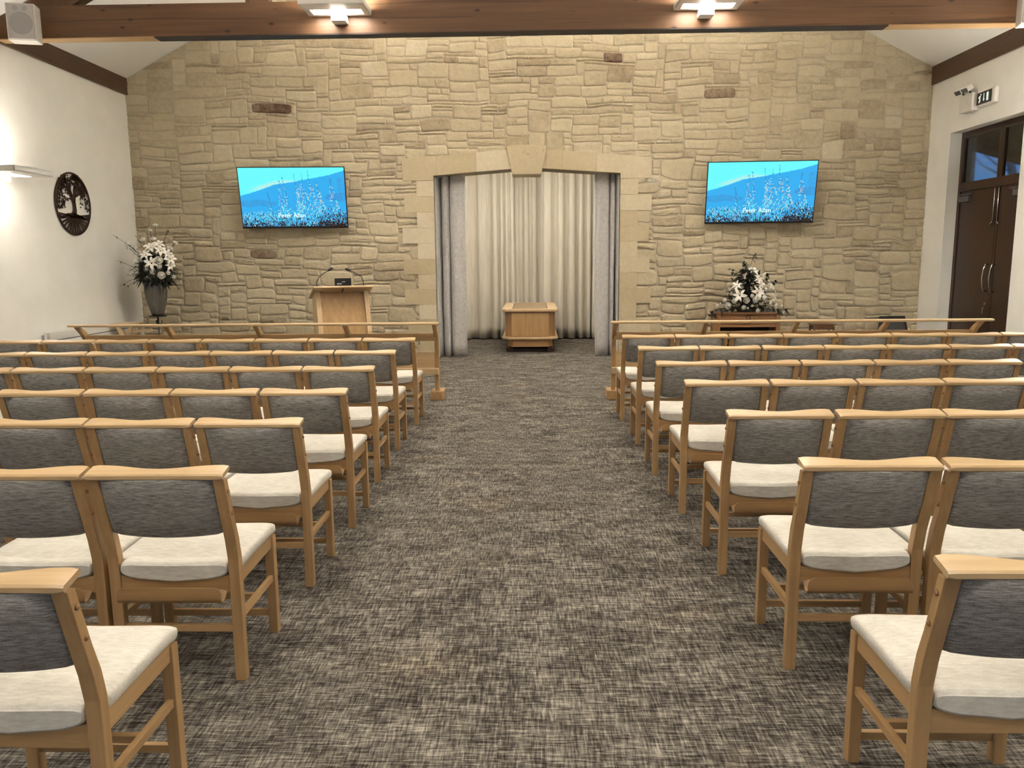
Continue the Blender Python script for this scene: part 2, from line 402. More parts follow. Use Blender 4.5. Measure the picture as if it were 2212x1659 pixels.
for (i0, i1, j0, j1, tn) in rects:
    xa, xb, za, zb = x0+i0*UW, x0+i1*UW, z0+j0*UH, z0+j1*UH
    cx_, cz_ = (xa+xb)/2, (za+zb)/2
    if cz_ > zc(cx_)+.3: continue
    # stones lie more roughly and roundly in the lower part of the wall
    low = max(0, min(1, (4.2-cz_)/2.6))
    W_, H_ = (xb-xa)/2-.0015-.0015*low, (zb-za)/2-.0015-.001*low
    ex = rnd.uniform(.16, .32)+.16*low*rnd.random()**2
    d = rnd.uniform(.010, .020) + .010*low*rnd.random()
    tone = tn if tn is not None else max(.2, min(.98, rnd.gauss(.62, .075)))
    if tn is None and rnd.random() < .045: tone = rnd.uniform(.36, .48)
    n = 30; rings = []
    skw = 0; tpr = rnd.random()**2*(.12+.22*low); tps = rnd.choice((-1, 1)); tpv = rnd.choice((-1, 1)); ph = rnd.random()*50; jit = .008+.018*low*rnd.random()
    ta, tb = rnd.uniform(-.05, .05), rnd.uniform(-.06, .06)
    for (ins, dep) in ((0, -.002), (.004, d*.45), (.010, d*.85), (.022, d)):
        ring = []
        for q in range(n):
            t = 2*pi*(q+.5)/n; cc, ss = cos(t), sin(t)
            px = math.copysign(abs(cc)**ex, cc)*(W_-ins); pz = math.copysign(abs(ss)**ex, ss)*(H_-ins); px += pz*skw*cc; pz -= abs(px)/W_*tpr*H_*(1 if px*tps > 0 else 0)*(1 if ss*tpv > 0 else 0)*math.copysign(1, ss)
            jj = (noise.noise(Vector((cc*1.9+ph, ss*1.9, ph)))+.5*noise.noise(Vector((cc*5+ph, ss*5, ph))))*jit
            px -= math.copysign(abs(jj), px)*.8; pz -= math.copysign(abs(jj), pz)*.8
            wx, wz = warp(cx_+px+pz*ta, cz_+pz+px*tb*.6)
            dd = dep + ((noise.noise(Vector((wx*8, ph, wz*11)))*.006+noise.noise(Vector((wx*25, ph, wz*30)))*.003) if ins > .003 else 0)
            ring.append((wx, YW-dd, wz))
        rings.append(ring)
    ring = []
    for q in range(n):
        a, b, c_ = rings[-1][q]; wx, wz = warp(cx_, cz_); mx, mz = wx+(a-wx)*.6, wz+(c_-wz)*.6
        ring.append((mx, YW-d-.007*(noise.noise(Vector((mx*9, ph, mz*11)))+.2)-.003*noise.noise(Vector((mx*26, ph, mz*28))), mz))
    rings.append(ring)
    ring = []
    for q in range(n):
        a, b, c_ = rings[-2][q]; wx, wz = warp(cx_, cz_); mx, mz = wx+(a-wx)*.18, wz+(c_-wz)*.3
        ring.append((mx, YW-d-.005*(noise.noise(Vector((mx*9, ph, mz*9)))+.3), mz))
    rings.append(ring)
    b4 = len(wf.f)
    wf.loops(rings, 1, True, False); o_ = len(wf.v)-n; wf.f.append(tuple(range(o_, o_+n))); wf.mi.append(1)
    tones += [tone]*(len(wf.f)-b4)
wfo = wf.build('wall_front', ['mortar', 'stone'], smooth=True)
a = wfo.data.attributes.new('tone', 'FLOAT', 'FACE'); a.data.foreach_set('value', tones)
pm = [False]*nm + [True]*(len(wf.f)-nm); wfo.data.polygons.foreach_set('use_smooth', pm)
struct(wfo)

# --- dressed surround: quoins, shallow arch
su = MB(); st = []
rn = random.Random(5)
def block(poly, tone, dep=.034):
    b4 = len(su.f); su.prism(poly, 1, YW-dep, YW+.44, 0, .0015); st.extend([tone]*(len(su.f)-b4))
for side in (-1, 1):
    zt = 2.875
    for k_ in range(12):
        h = .248; zb = max(0, zt-h) if k_ < 11 else 0
        wid = .285 if k_ % 2 == 0 else rn.uniform(.47, .53)
        e0 = OX0 if side < 0 else OX1
        xa, xb = (e0-wid, e0) if side < 0 else (e0, e0+wid)
        if zt-zb > .02: block([(xa, zb+.001), (xb, zb+.001), (xb, zt-.001), (xa, zt-.001)], rn.choice([.3, .4, .5, .62, .72, .8]))
        zt = zb
        if zt <= 0: break
def arcz(x): return OZ0+(OZC-OZ0)*(x-OX0)/(CX-OX0) if x < CX else OZC+(OZ1-OZC)*(x-CX)/(OX1-CX)
def topz(x): return 3.226+(3.345-3.226)*(x+2.06)/1.72 if x < CX else 3.345-(3.345-3.20)*(x-.25)/1.68
cuts = [-2.06, -1.50, -.87, CX, .50, 1.05, 1.93]; tn_ = [.38, .33, .8, .38, .42, .62]
for i in range(6):
    a, b = cuts[i]+.0015, cuts[i+1]-.0015
    pts = [(a, arcz(a)), (b, arcz(b)), (b, topz(b)), (a, topz(a))]
    if i == 0: pts = [(a, 2.881), (OX0, 2.881), (OX0, OZ0), (b, arcz(b)), (b, topz(b)), (a, topz(a))]
    if i == 5: pts = [(a, arcz(a)), (OX1, OZ1), (OX1, 2.881), (b, 2.881), (b, topz(b)), (a, topz(a))]
    block(pts, tn_[i])
so = su.build('trim_1', 'dressed'); a = so.data.attributes.new('tone', 'FLOAT', 'FACE'); a.data.foreach_set('value', st); struct(so)
ks = MB().prism([(-.292, 2.953), (.172, 2.955), (.262, 3.39), (.10, 3.412), (-.20, 3.412), (-.382, 3.393)], 1, YW-.075, YW+.42, 0, .008)
for (x, z, r) in ((-.12, 3.305, .02), (-.10, 3.26, .012), (-.02, 3.235, .025), (.13, 3.3, .012), (-.2, 3.28, .008)):
    pass
ko = ks.build('keystone', 'dressed', so); a = ko.data.attributes.new('tone', 'FLOAT', 'FACE'); a.data.foreach_set('value', [.42]*len(ks.f))
pit = MB()
for (px, py, r, q) in ((1140, 333, .022, .6), (1131, 330, .012, .8), (1134, 326, .009, .8), (1160, 330, .010, .7), (1174, 325, .010, 1.4), (1110, 339, .007, 1)):
    p = at(px, py, YW-.076); pit.loops([[(p.x+r*(1+.25*sin(3*t+px))*cos(t)*s_, p.y+(1-s_)*.004, p.z+r*q*s_*sin(t)) for t in [2*pi*i/12 for i in range(12)]] for s_ in (1, .6)], 0, True, False)
    o_ = len(pit.v)-12; pit.f.append(tuple(range(o_, o_+12))); pit.mi.append(0)
plain('pit_stone', (.17, .105, .06, 1), .95); pit.build('keystone_pits', 'pit_stone', ko)

# --- recess behind the opening
rc = MB().box((-2.35, YW+.45, 0), (-2.1, 17.0, 3.9)).box((2.0, YW+.45, 0), (2.25, 17.0, 3.9)).box((-2.35, 16.75, 0), (2.25, 17.0, 3.9)).box((-2.35, YW+.45, 3.75), (2.25, 17.0, 3.9))
struct(rc.build('wall_recess', 'plaster'))
struct(MB().box((OX0, YW+.06, 0), (OX0+.012, YW+.44, 2.94)).box((OX1-.012, YW+.06, 0), (OX1, YW+.44, 2.94)).build('trim_31', 'plaster'))
# ------------------------------------------------------------------ roof timbers
def trim(n, mb, mats): return struct(mb.build('trim_%d' % n, mats))
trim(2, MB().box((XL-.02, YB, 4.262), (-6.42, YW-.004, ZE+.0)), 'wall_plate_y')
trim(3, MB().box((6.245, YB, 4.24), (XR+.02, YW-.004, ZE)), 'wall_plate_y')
BY = 9.9
def tie(y):
    return MB().box((XL+.02, y, 4.29), (XR-.02, y+.16, 4.66), 0, .006)
def rafters(y, mb):
    for s in (-1, 1):
        xe = -6.40 if s < 0 else 6.22
        xa, xb = xe, XC+ (.0)
        xm = xa-s*.28
        mb.prism([(xa, zc(xa)-.02), (xb, ZR-.01), (xb, ZR-.33), (xm, zc(xm)-.34), (xa, 4.33)], 1, y+.005, y+.155)
    mb.box((XC-.1, y+.01, 4.65), (XC+.1, y+.15, ZR-.3))
    for s in (-1, 1):
        x = XC+s*3.15; mb.box((x-.14, y+.01, 4.655), (x+.14, y+.15, zc(x)-.3))
    return mb
tb = trim(4, tie(BY), 'beam_x')
trim(5, rafters(BY, MB()), 'beam_z')
trim(6, MB().box((-4.5, BY-.004, 4.277), (4.2, BY+.17, 4.29)).box((XL+.02, BY-.012, 4.280), (-4.5, BY+.17, 4.29), 1).box((4.2, BY-.012, 4.280), (XR-.02, BY+.17, 4.29), 1), ['track', 'oak_x'])  # oak end strips put the lower chamfer's reflected light into colour
for i, y in enumerate((6.75, 3.6, .45)):
    trim(7+i, rafters(y, tie(y)), 'beam_x')

# ------------------------------------------------------------------ lamps (shallow tray fittings that shine down and up)
def make_lamp():
    t = thing('wall_lamp', '', 'lamp')
    s = MB(); L, D = .37, .47           # long axis x, back at y=0, tray stands forward of it
    y0_, y1_ = -D-.04, -.04
    a0, a1, b0, b1 = -.295, .295, -.285, -.10
    for zz, zt in ((0, .012), (.052, .064)):
        s.box((-L, y0_, zz), (L, b0, zt)).box((-L, b1, zz), (L, y1_, zt)).box((-L, b0, zz), (a0, b1, zt)).box((a1, b0, zz), (L, b1, zt))
    s.box((-L, y0_, 0), (-L+.012, y1_, .064)).box((L-.012, y0_, 0), (L, y1_, .064)).box((-L, y0_, 0), (L, y0_+.012, .064)).box((-L, y1_-.012, 0), (L, y1_, .064))
    s.build('lamp_tray', 'white_paint', t)
    MB().box((a0-.01, b0-.01, .008), (a1+.01, b1+.01, .016)).build('lower_diffuser', 'lamp_glass', t)
    MB().box((a0-.01, b0-.01, .050), (a1+.01, b1+.01, .058)).build('upper_diffuser', 'lamp_top', t)
    MB().box((-.085, -.16, -.085), (.085, 0, -.0), 0, .006).box((-.06, -.1, 0), (.06, 0, .12), 0, .004).build('wall_bracket', 'white_paint', t)
    return t
lamp0 = make_lamp(); first = True
plain('washer_top', (.5, .5, .5, 1), .4, 0, .5, (1, .93, .82, 1), UPL*2.2)
plain('side_glow', (.5, .5, .5, 1), .4, 0, .5, (1, .93, .82, 1), UPL*.28); plain('side_glow_low', (.5, .5, .5, 1), .4, 0, .5, (1, .93, .82, 1), LAMP*.6); plain('washer_glow', (.5, .5, .5, 1), .4, 0, .5, (1, .93, .82, 1), LAMP*2.6); plain('main_glow', (.5, .5, .5, 1), .4, 0, .5, (1, .93, .82, 1), LAMP*2.2)
meshes2 = {}
def put_lamp(x, y, z, rz, label, group):
    global first
    t = lamp0 if first else copy_tree(lamp0); first = False
    t.location = (x, y, z); t.rotation_euler = (0, 0, rz); t['label'] = label; t['group'] = group
    kind_ = 'bright' if 'beside the dark double' in label else 'washer' if 'behind the cross' in label else 'side' if abs(rz) == pi/2 else 'main' if 'cross beam from the stone' in label else None
    if kind_:
        for ch in t.children:
            part = ch.name.split('.')[0]
            if 'diffuser' in part:
                if (kind_, part) not in meshes2:
                    me_ = ch.data.copy(); me_.materials[0] = M['washer_glow' if kind_ == 'washer' and part == 'lower_diffuser' else 'side_glow' if part == 'upper_diffuser' and kind_ == 'side' else 'side_glow_low' if kind_ == 'side' else 'washer_top' if part == 'upper_diffuser' and kind_ == 'washer' else 'main_glow' if kind_ == 'main' and part == 'lower_diffuser' else 'lamp_top' if part == 'upper_diffuser' else 'main_glow']; meshes2[(kind_, part)] = me_
                ch.data = meshes2[(kind_, part)]
    return t
GL = 'white tray lamps on the beams and side walls'
put_lamp(-2.24, BY, 4.475, 0, 'white tray lamp on the timber cross beam above the left screen, nearer the lectern side', GL)
put_lamp(2.05, BY, 4.475, 0, 'white tray lamp on the timber cross beam, nearer the right screen and doors', GL)
put_lamp(XL+.10, 9.47, 2.66, pi/2, 'lit white tray lamp on the left wall near the metal tree disc', GL)
put_lamp(XR, 9.25, 2.66, -pi/2, 'white tray lamp on the right wall beside the dark double doors', GL)
for x, wd in ((-2.24, 'left'), (2.05, 'right')):
    put_lamp(x, BY+.16, 4.475, pi, 'white tray lamp behind the cross beam facing the stone wall, %s half' % wd, GL)
for y, wd in ((6.75, 'second'), (3.6, 'third'), (.45, 'rearmost')):
    for x, sd in ((-2.24, 'left'), (2.05, 'right')):
        put_lamp(x, y, 4.475, 0, 'white tray lamp on the %s cross beam from the stone wall, %s half' % (wd, sd), GL)
for y, wd in ((3.2, 'middle'), (-1.5, 'rear')):
    put_lamp(XL, y, 2.66, pi/2, 'white tray lamp at the %s of the left wall' % wd, GL)
    put_lamp(XR, y, 2.66, -pi/2, 'white tray lamp at the %s of the right wall' % wd, GL)
# recess downlight
rl = thing('recess_light', 'white linear ceiling light inside the curtained recess', 'lamp', (CX, 14.3, 3.748))
MB().box((-1.2, -.09, -.05), (1.2, .09, 0)).build('light_housing', 'white_paint', rl)
plain('recess_glow', (.5, .5, .5, 1), .4, 0, .5, (1, .93, .82, 1), 56.0)
MB().box((-1.17, -.07, -.056), (1.17, .07, -.05)).build('light_diffuser', 'recess_glow', rl)

# ------------------------------------------------------------------ loudspeakers at the ends of the beam
def speaker(loc, rz, rx, label):
    t = thing('loudspeaker', label, 'loudspeaker', loc, rz, 'white loudspeakers at the beam ends'); t.rotation_euler = (rx, 0, rz)
    MB().box((-.155, 0, -.205), (.155, .2, .205), 0, .012).build('cabinet', 'white_plastic', t)
    MB().box((-.14, -.008, -.19), (.14, .004, .19), 0, .004).build('grille', 'grille', t)
    m_ = MB(); m_.loops([[(r*cos(t_), -.0085-dy, -.02+r*sin(t_)) for t_ in [2*pi*i/24 for i in range(24)]] for r, dy in ((.125, 0), (.12, .002), (.04, .001))], 0)
    for sx in (-.05, .05): m_.loops([[(sx+r*cos(t_), -.0085-dy, .145+r*sin(t_)) for t_ in [2*pi*i/14 for i in range(14)]] for r, dy in ((.028, 0), (.02, .002))], 0)
    plain('cone_grey', (.40, .38, .375, 1), .8); m_.build('speaker_cone', 'cone_grey', t)  # cones are thin discs in a darker grey than the grille
    MB().box((-.03, .2, -.05), (.03, .34, .05)).build('mounting_arm', 'white_plastic', t)
speaker((-5.893, 9.56, 4.385), radians(14), radians(0), 'white loudspeaker on the left end of the timber cross beam')
speaker((5.70, 9.56, 4.40), radians(-14), radians(0), 'white loudspeaker on the right end of the timber cross beam')

# ------------------------------------------------------------------ doors in the right wall
DX = XR+.17
fr = MB()
fr.box((DX, DY0, 0), (DX+.07, DY0+.07, DZ)).box((DX, DY1-.07, 0), (DX+.07, DY1, DZ)).box((DX+.001, DY0+.07, DZ-.07), (DX+.069, DY1-.07, DZ)).box((DX-.01, DY0+.07, 2.555), (DX+.069, DY1-.07, 2.66))
struct(fr.build('trim_20', 'dark_wood_z'))
MY = 11.36
struct(MB().box((DX, MY-.04, 2.66), (DX+.06, MY+.04, DZ-.07)).build('trim_21', 'dark_wood_z'))
for n_, (a, b) in enumerate(((MY+.04, DY1-.07), (DY0+.07, MY-.04))):
    wi = MB().box((DX+.008, a, 2.66), (DX+.05, a+.025, DZ-.07)).box((DX+.008, b-.025, 2.66), (DX+.05, b, DZ-.07)).box((DX+.008, a, 2.66), (DX+.05, b, 2.685)).box((DX+.008, a, DZ-.095), (DX+.05, b, DZ-.07)).build('window_%d' % (n_+1), 'dark_wood_y')
    struct(wi); MB().box((DX+.028, a+.02, 2.68), (DX+.034, b-.02, DZ-.09)).build('pane', 'glass', wi)
    MB().box((DX+.001, a-.006 if n_ == 0 else b-.002, 2.665), (DX+.009, a+.006 if n_ == 0 else b+.008, DZ-.075)).build('metal_bead', 'dull_steel', wi)
for n_, (a, b, s) in enumerate(((MY+.003, DY1-.072, 1), (DY0+.072, MY-.003, -1))):
    d = MB().box((DX+.012, a, .01), (DX+.06, b, 2.553), 0, .003).box((DX+.006, MY+.004 if s > 0 else MY-.045, .01), (DX+.014, MY+.045 if s > 0 else MY-.004, 2.553)).build('door_%d' % (n_+1), 'dark_wood_z'); struct(d)
    yh = MY+s*.085; y2 = MY+s*.05
    pts = [(DX+.01, yh, 1.49), (DX-.035, yh, 1.485), (DX-.055, yh, 1.42), (DX-.068, yh, 1.3), (DX-.055, yh, 1.18), (DX-.035, yh, 1.115), (DX+.01, yh, 1.11)]
    MB().tube(pts, .011, 8).build('pull_handle', 'steel', d, True)
    MB().tube([(DX-.006, y2, 2.54), (DX-.006, y2, 2.08)], .009, 8).tube([(DX-.006, y2, 2.08), (DX-.012, y2+s*.035, 2.055)], .011, 8).ball((DX-.008, y2+s*.04, 2.05), .016).build('top_bolt', 'steel', d, True)
    yc = DY1-.08 if s > 0 else DY0+.08
    MB().box((DX-.03, yc, 2.40), (DX+.012, yc-s*.28, 2.48), 0, .004).build('door_closer', 'dull_steel', d)
    MB().box((DX-.035, yc-s*.02, 2.495), (DX-.01, yc-s*.36, 2.51)).tube([(DX-.02, yc-s*.26, 2.44), (DX-.02, yc-s*.26, 2.51)], .008).build('closer_arm', 'dull_steel', d)
    if s > 0:
        MB().tube([(DX+.012, yh, .93), (DX-.004, yh, .93)], .018, 12).build('lock_cylinder', 'brass_cap', d)
        MB().tube([(DX-.004, yh, .90), (DX-.03, yh, .89)], .008).tube([(DX-.02, yh+.008*cos(t), .87+.02*sin(t)) for t in [i*.7 for i in range(10)]], .004).box((DX-.022, yh-.004, .79), (DX-.018, yh+.014, .85)).build('key_bunch', 'steel', d)
# lobby beyond the transom: dark boards, a gable light open to trees and sky
lb = MB()
lp = [atx(x, y, 9.4) for x, y in ((2101, 326), (2101, 396), (2182, 376), (2182, 372), (2156, 356))]
def quad(a, b, c_, d): lb.add([a, b, c_, d], [(0, 1, 2, 3)])
LX = 9.4; ys = [p.y for p in lp]
hi, lo = lp[0].z+.05, lp[1].z
yl, yr = ys[0], ys[2]
lb.box((LX, yl, 0), (LX+.08, 26, 7)).box((LX, 6, 0), (LX+.08, yr-1.6, 7)).box((LX, yr-1.6, 0), (LX+.08, yl, 3.0))
lb.prism([(yl, lp[0].z), (yr-1.6, 2.95), (yr-1.6, 7), (yl, 7)], 0, LX, LX+.08)
lb.box((XR+.26, 6, 0), (9.4, 6.1, 6.5)).box((XR+.26, 25.9, 0), (9.4, 26, 6.5)).box((XR+.25, 13.6, 0), (XR+.3, 26, 6.5))
struct(lb.build('wall_lobby', 'dark_wood_y'))
struct(MB().box((XR+.26, 6, -.1), (9.4, 26, 0)).build('floor_lobby', 'stool_x'))
struct(MB().prism([(XR+.25, 6.2), (9.5, 5.0), (9.5, 5.1), (XR+.25, 6.3)], 1, 6, 26).build('ceiling_lobby', 'dark_wood_y'))
rn = random.Random(3)
for i in range(11):
    tx, ty = 12.5+(i%4)*2.6, 17+(i//4)*4.0+(i%4)*1.0
    tr = MB(); h = 7+rn.random()*3
    P_ = [Vector((tx+rn.uniform(-.2, .2)*q, ty+rn.uniform(-.2, .2)*q, h*q/6)) for q in range(7)]
    tr.tube(P_, [.14-.017*q for q in range(7)], 6)
    for q in range(16):
        b0 = P_[2]+(P_[6]-P_[2])*rn.random(); d = Vector((rn.uniform(-1, 1), rn.uniform(-1, 1), rn.uniform(.3, 1.2)))
        tr.tube([b0, b0+d*.6, b0+d*1.1+Vector((0, 0, .3))], [.035, .02, .008], 4)
    wds = ['nearest', 'second', 'third', 'fourth', 'fifth', 'sixth', 'seventh', 'eighth', 'ninth', 'tenth', 'farthest']
    tag(tr.build('bare_tree', 'bark', smooth=True), 'bare winter tree seen through the glass above the right doors', 'tree', 'bare trees outside the glazed door head')

# ------------------------------------------------------------------ emergency light and exit sign
el = thing('emergency_light', 'white twin-head emergency light high on the right wall beside the exit sign', 'emergency light', (XR, 11.88, 3.76))
MB().box((-.09, -.17, -.13), (0, .17, .115), 0, .01).box((-.05, -.1, -.145), (-.02, -.04, -.13)).box((-.05, .06, -.145), (-.02, .12, -.13)).build('battery_box', 'white_plastic', el)
for s in (-1, 1):
    hd = MB().box((-.05, -.075, -.035), (.04, .075, .035), 0, .01).build('lamp_head', 'white_plastic', el, loc=(-.11, s*.09+.02, .18), rot=(0, radians(-35), 0))
    MB().box((-.056, -.068, -.03), (-.048, .068, .03)).build('lens', 'lamp_head', hd)
    MB().tube([(-.06, s*.09+.02, .11), (-.09, s*.09+.02, .165)], .012).build('swivel', 'black_plastic', el)
es = thing('exit_sign', 'black and white running man exit sign with down arrow on the right wall', 'exit sign', (XR, 11.45, 3.755))
MB().box((-.055, -.235, -.105), (0, .2, .105), 0, .02).build('sign_case', 'white_plastic', es)
sf = MB().box((-.062, -.16, -.08), (-.05, .19, .08)).build('sign_face', 'sign_black', es)
pg = MB(); sy = lambda v: .015-v   # sign reads left to right with falling y
def P2(poly): pg.prism([(sy(a), b) for a, b in poly], 0, -.065, -.061)
P2([(-.035-.09, -.055), (-.015-.09, -.015), (-.03-.09, .01), (-.005-.09, .035), (.012-.09, .03), (.0-.09, .005), (.008-.09, -.02), (.0-.09, -.055), (-.012-.09, -.055), (-.01-.09, -.03), (-.025-.09, -.058)])
P2([(-.045-.09, .015), (-.01-.09, .035), (-.012-.09, .024), (-.04-.09, .004)])
pg.tube([(-.065, sy(.014-.09), .048), (-.061, sy(.014-.09), .048)], .011, 10)
P2([(-.006, .055), (.006, .055), (.006, -.02), (.022, -.02), (0, -.05), (-.022, -.02), (-.006, -.02)])
P2([(.065, .055), (.11, .055), (.11, -.055), (.065, -.055)])
pg.build('pictogram', 'sign_white', sf)

# ------------------------------------------------------------------ tree of life disc
tl = thing('tree_disc', 'round dark metal tree of life wall plaque on the left white wall', 'wall art', (XL, 11.245, 2.44))
TRR = .435
rg = MB(); n = 64
rg.loops([[(x_, r*cos(2*pi*j/n), r*sin(2*pi*j/n)) for j in range(n)] for x_, r in ((.012, TRR), (.028, TRR), (.028, TRR-.022), (.012, TRR-.022), (.012, TRR))], 0, True, False)
rg.build('ring', 'bronze', tl)
def flatstroke(mb, pts, ws):
    # a cut-metal stroke, 8 mm thick, in the y,z plane
    L_, R_ = [], []
    for i, p in enumerate(pts):
        q0, q1 = pts[max(0, i-1)], pts[min(len(pts)-1, i+1)]; dx, dy = q1[0]-q0[0], q1[1]-q0[1]; l = math.hypot(dx, dy) or 1
        nx_, ny_ = -dy/l*ws[i]/2, dx/l*ws[i]/2; L_.append((p[0]+nx_, p[1]+ny_)); R_.append((p[0]-nx_, p[1]-ny_))
    for i in range(len(pts)-1): mb.prism([L_[i], L_[i+1], R_[i+1], R_[i]], 0, .014, .024)
tk = MB(); rn = random.Random(21)
flatstroke(tk, [(.0, -.17), (.03, -.08), (.025, .02), (-.02, .1), (-.05, .18), (-.04, .27)], [.10, .075, .06, .055, .04, .02])
flatstroke(tk, [(.025, .02), (.05, .12), (.06, .2), (.10, .3)], [.05, .04, .03, .015])
leaves = MB()
def leaf2(y_, z_, a, l):
    leaves.prism([(y_, z_), (y_+cos(a+.5)*l*.55, z_+sin(a+.5)*l*.55), (y_+cos(a)*l, z_+sin(a)*l), (y_+cos(a-.5)*l*.55, z_+sin(a-.5)*l*.55)], 0, .013, .022)
def branch(y_, z_, a, l, wd, dep):
    pts = [(y_, z_)]
    for q in range(4):
        a += rn.uniform(-.45, .45); y_ += cos(a)*l/4; z_ += sin(a)*l/4
        if math.hypot(y_, z_) > TRR-.02: break
        pts.append((y_, z_))
        if dep <= 2:
            for _ in range(2): leaf2(y_, z_, rn.random()*6.28, rn.uniform(.02, .042))
    if len(pts) > 1: flatstroke(tk, pts, [wd*(1-.18*i) for i in range(len(pts))])
    if dep > 0:
        for _ in range(3): branch(pts[-1][0], pts[-1][1], a+rn.uniform(-1.1, 1.1), l*.72, wd*.6, dep-1)
for (y_, z_, a, l) in ((-.02, .1, 2.6, .16), (-.05, .18, 2.1, .14), (-.04, .25, 1.6, .1), (.05, .12, .5, .16), (.06, .2, .9, .14), (.10, .28, 1.3, .08), (-.02, .08, 2.95, .2), (.05, .1, .15, .2), (-.05, .2, 2.8, .2), (.06, .2, .3, .2)):
    branch(y_, z_, a, l, .022, 2)
for i in range(230):
    a = rn.uniform(-.25, pi+.25); r = sqrt(rn.uniform(.25, 1))*(TRR-.04)
    y_, z_ = r*cos(a), r*sin(a)
    if abs(y_) < .06 and z_ < .25: continue
    leaf2(y_, z_, rn.random()*6.28, rn.uniform(.025, .045))
# ground line and roots
flatstroke(tk, [(-.40, -.16), (-.28, -.20), (-.16, -.15), (0, -.155), (.14, -.17), (.26, -.20), (.40, -.155)], [.015, .03, .03, .06, .035, .03, .015])
for i in range(15):
    a = -pi/2+(i-7)*.175; r0 = .06; r1 = TRR-.015
    x1, y1 = r1*cos(a)*1.0, r1*sin(a)
    s = (.5*x1*.35, -.17)
    flatstroke(tk, [s, (s[0]+(x1-s[0])*.35+rn.uniform(-.012, .012), s[1]+(y1-s[1])*.35), (s[0]+(x1-s[0])*.7+rn.uniform(-.015, .015), s[1]+(y1-s[1])*.7), (x1, y1)], [.035, .026, .024, .03])
tk.build('trunk_and_roots', 'bronze', tl); leaves.build('leaves', 'bronze', tl)

# ------------------------------------------------------------------ radiator on the left wall
ra = thing('radiator', 'long low white panel radiator under the tree disc on the left wall', 'radiator', (XL+.012, 11.4, 0))
for i in range(5):
    z_ = .13+i*.118; MB().box((.05, -1.15, z_), (.10, 1.15, z_+.108), 0, .008).build('panel', 'radiator_paint', ra)
MB().box((.055, -1.14, .13), (.075, 1.14, .70)).box((0, -.9, .5), (.06, -.85, .56)).box((0, .85, .5), (.06, .9, .56)).box((0, -.9, .2), (.06, -.85, .26)).box((0, .85, .2), (.06, .9, .26)).build('backing', 'dark_gap', ra)
MB().box((.03, -1.155, .70), (.10, 1.155, .712), 0, .003).box((.03, -1.16, .12), (.10, -1.15, .705)).box((.03, 1.15, .12), (.10, 1.16, .705)).build('casing', 'radiator_paint', ra)
MB().tube([(.07, -1.20, .0), (.07, -1.20, .63)], .012).tube([(.07, -1.20, .6), (.07, -1.15, .6)], .012).tube([(.07, -1.2, .62), (.07, -1.2, .69)], .022, 12).build('valve', 'white_plastic', ra)

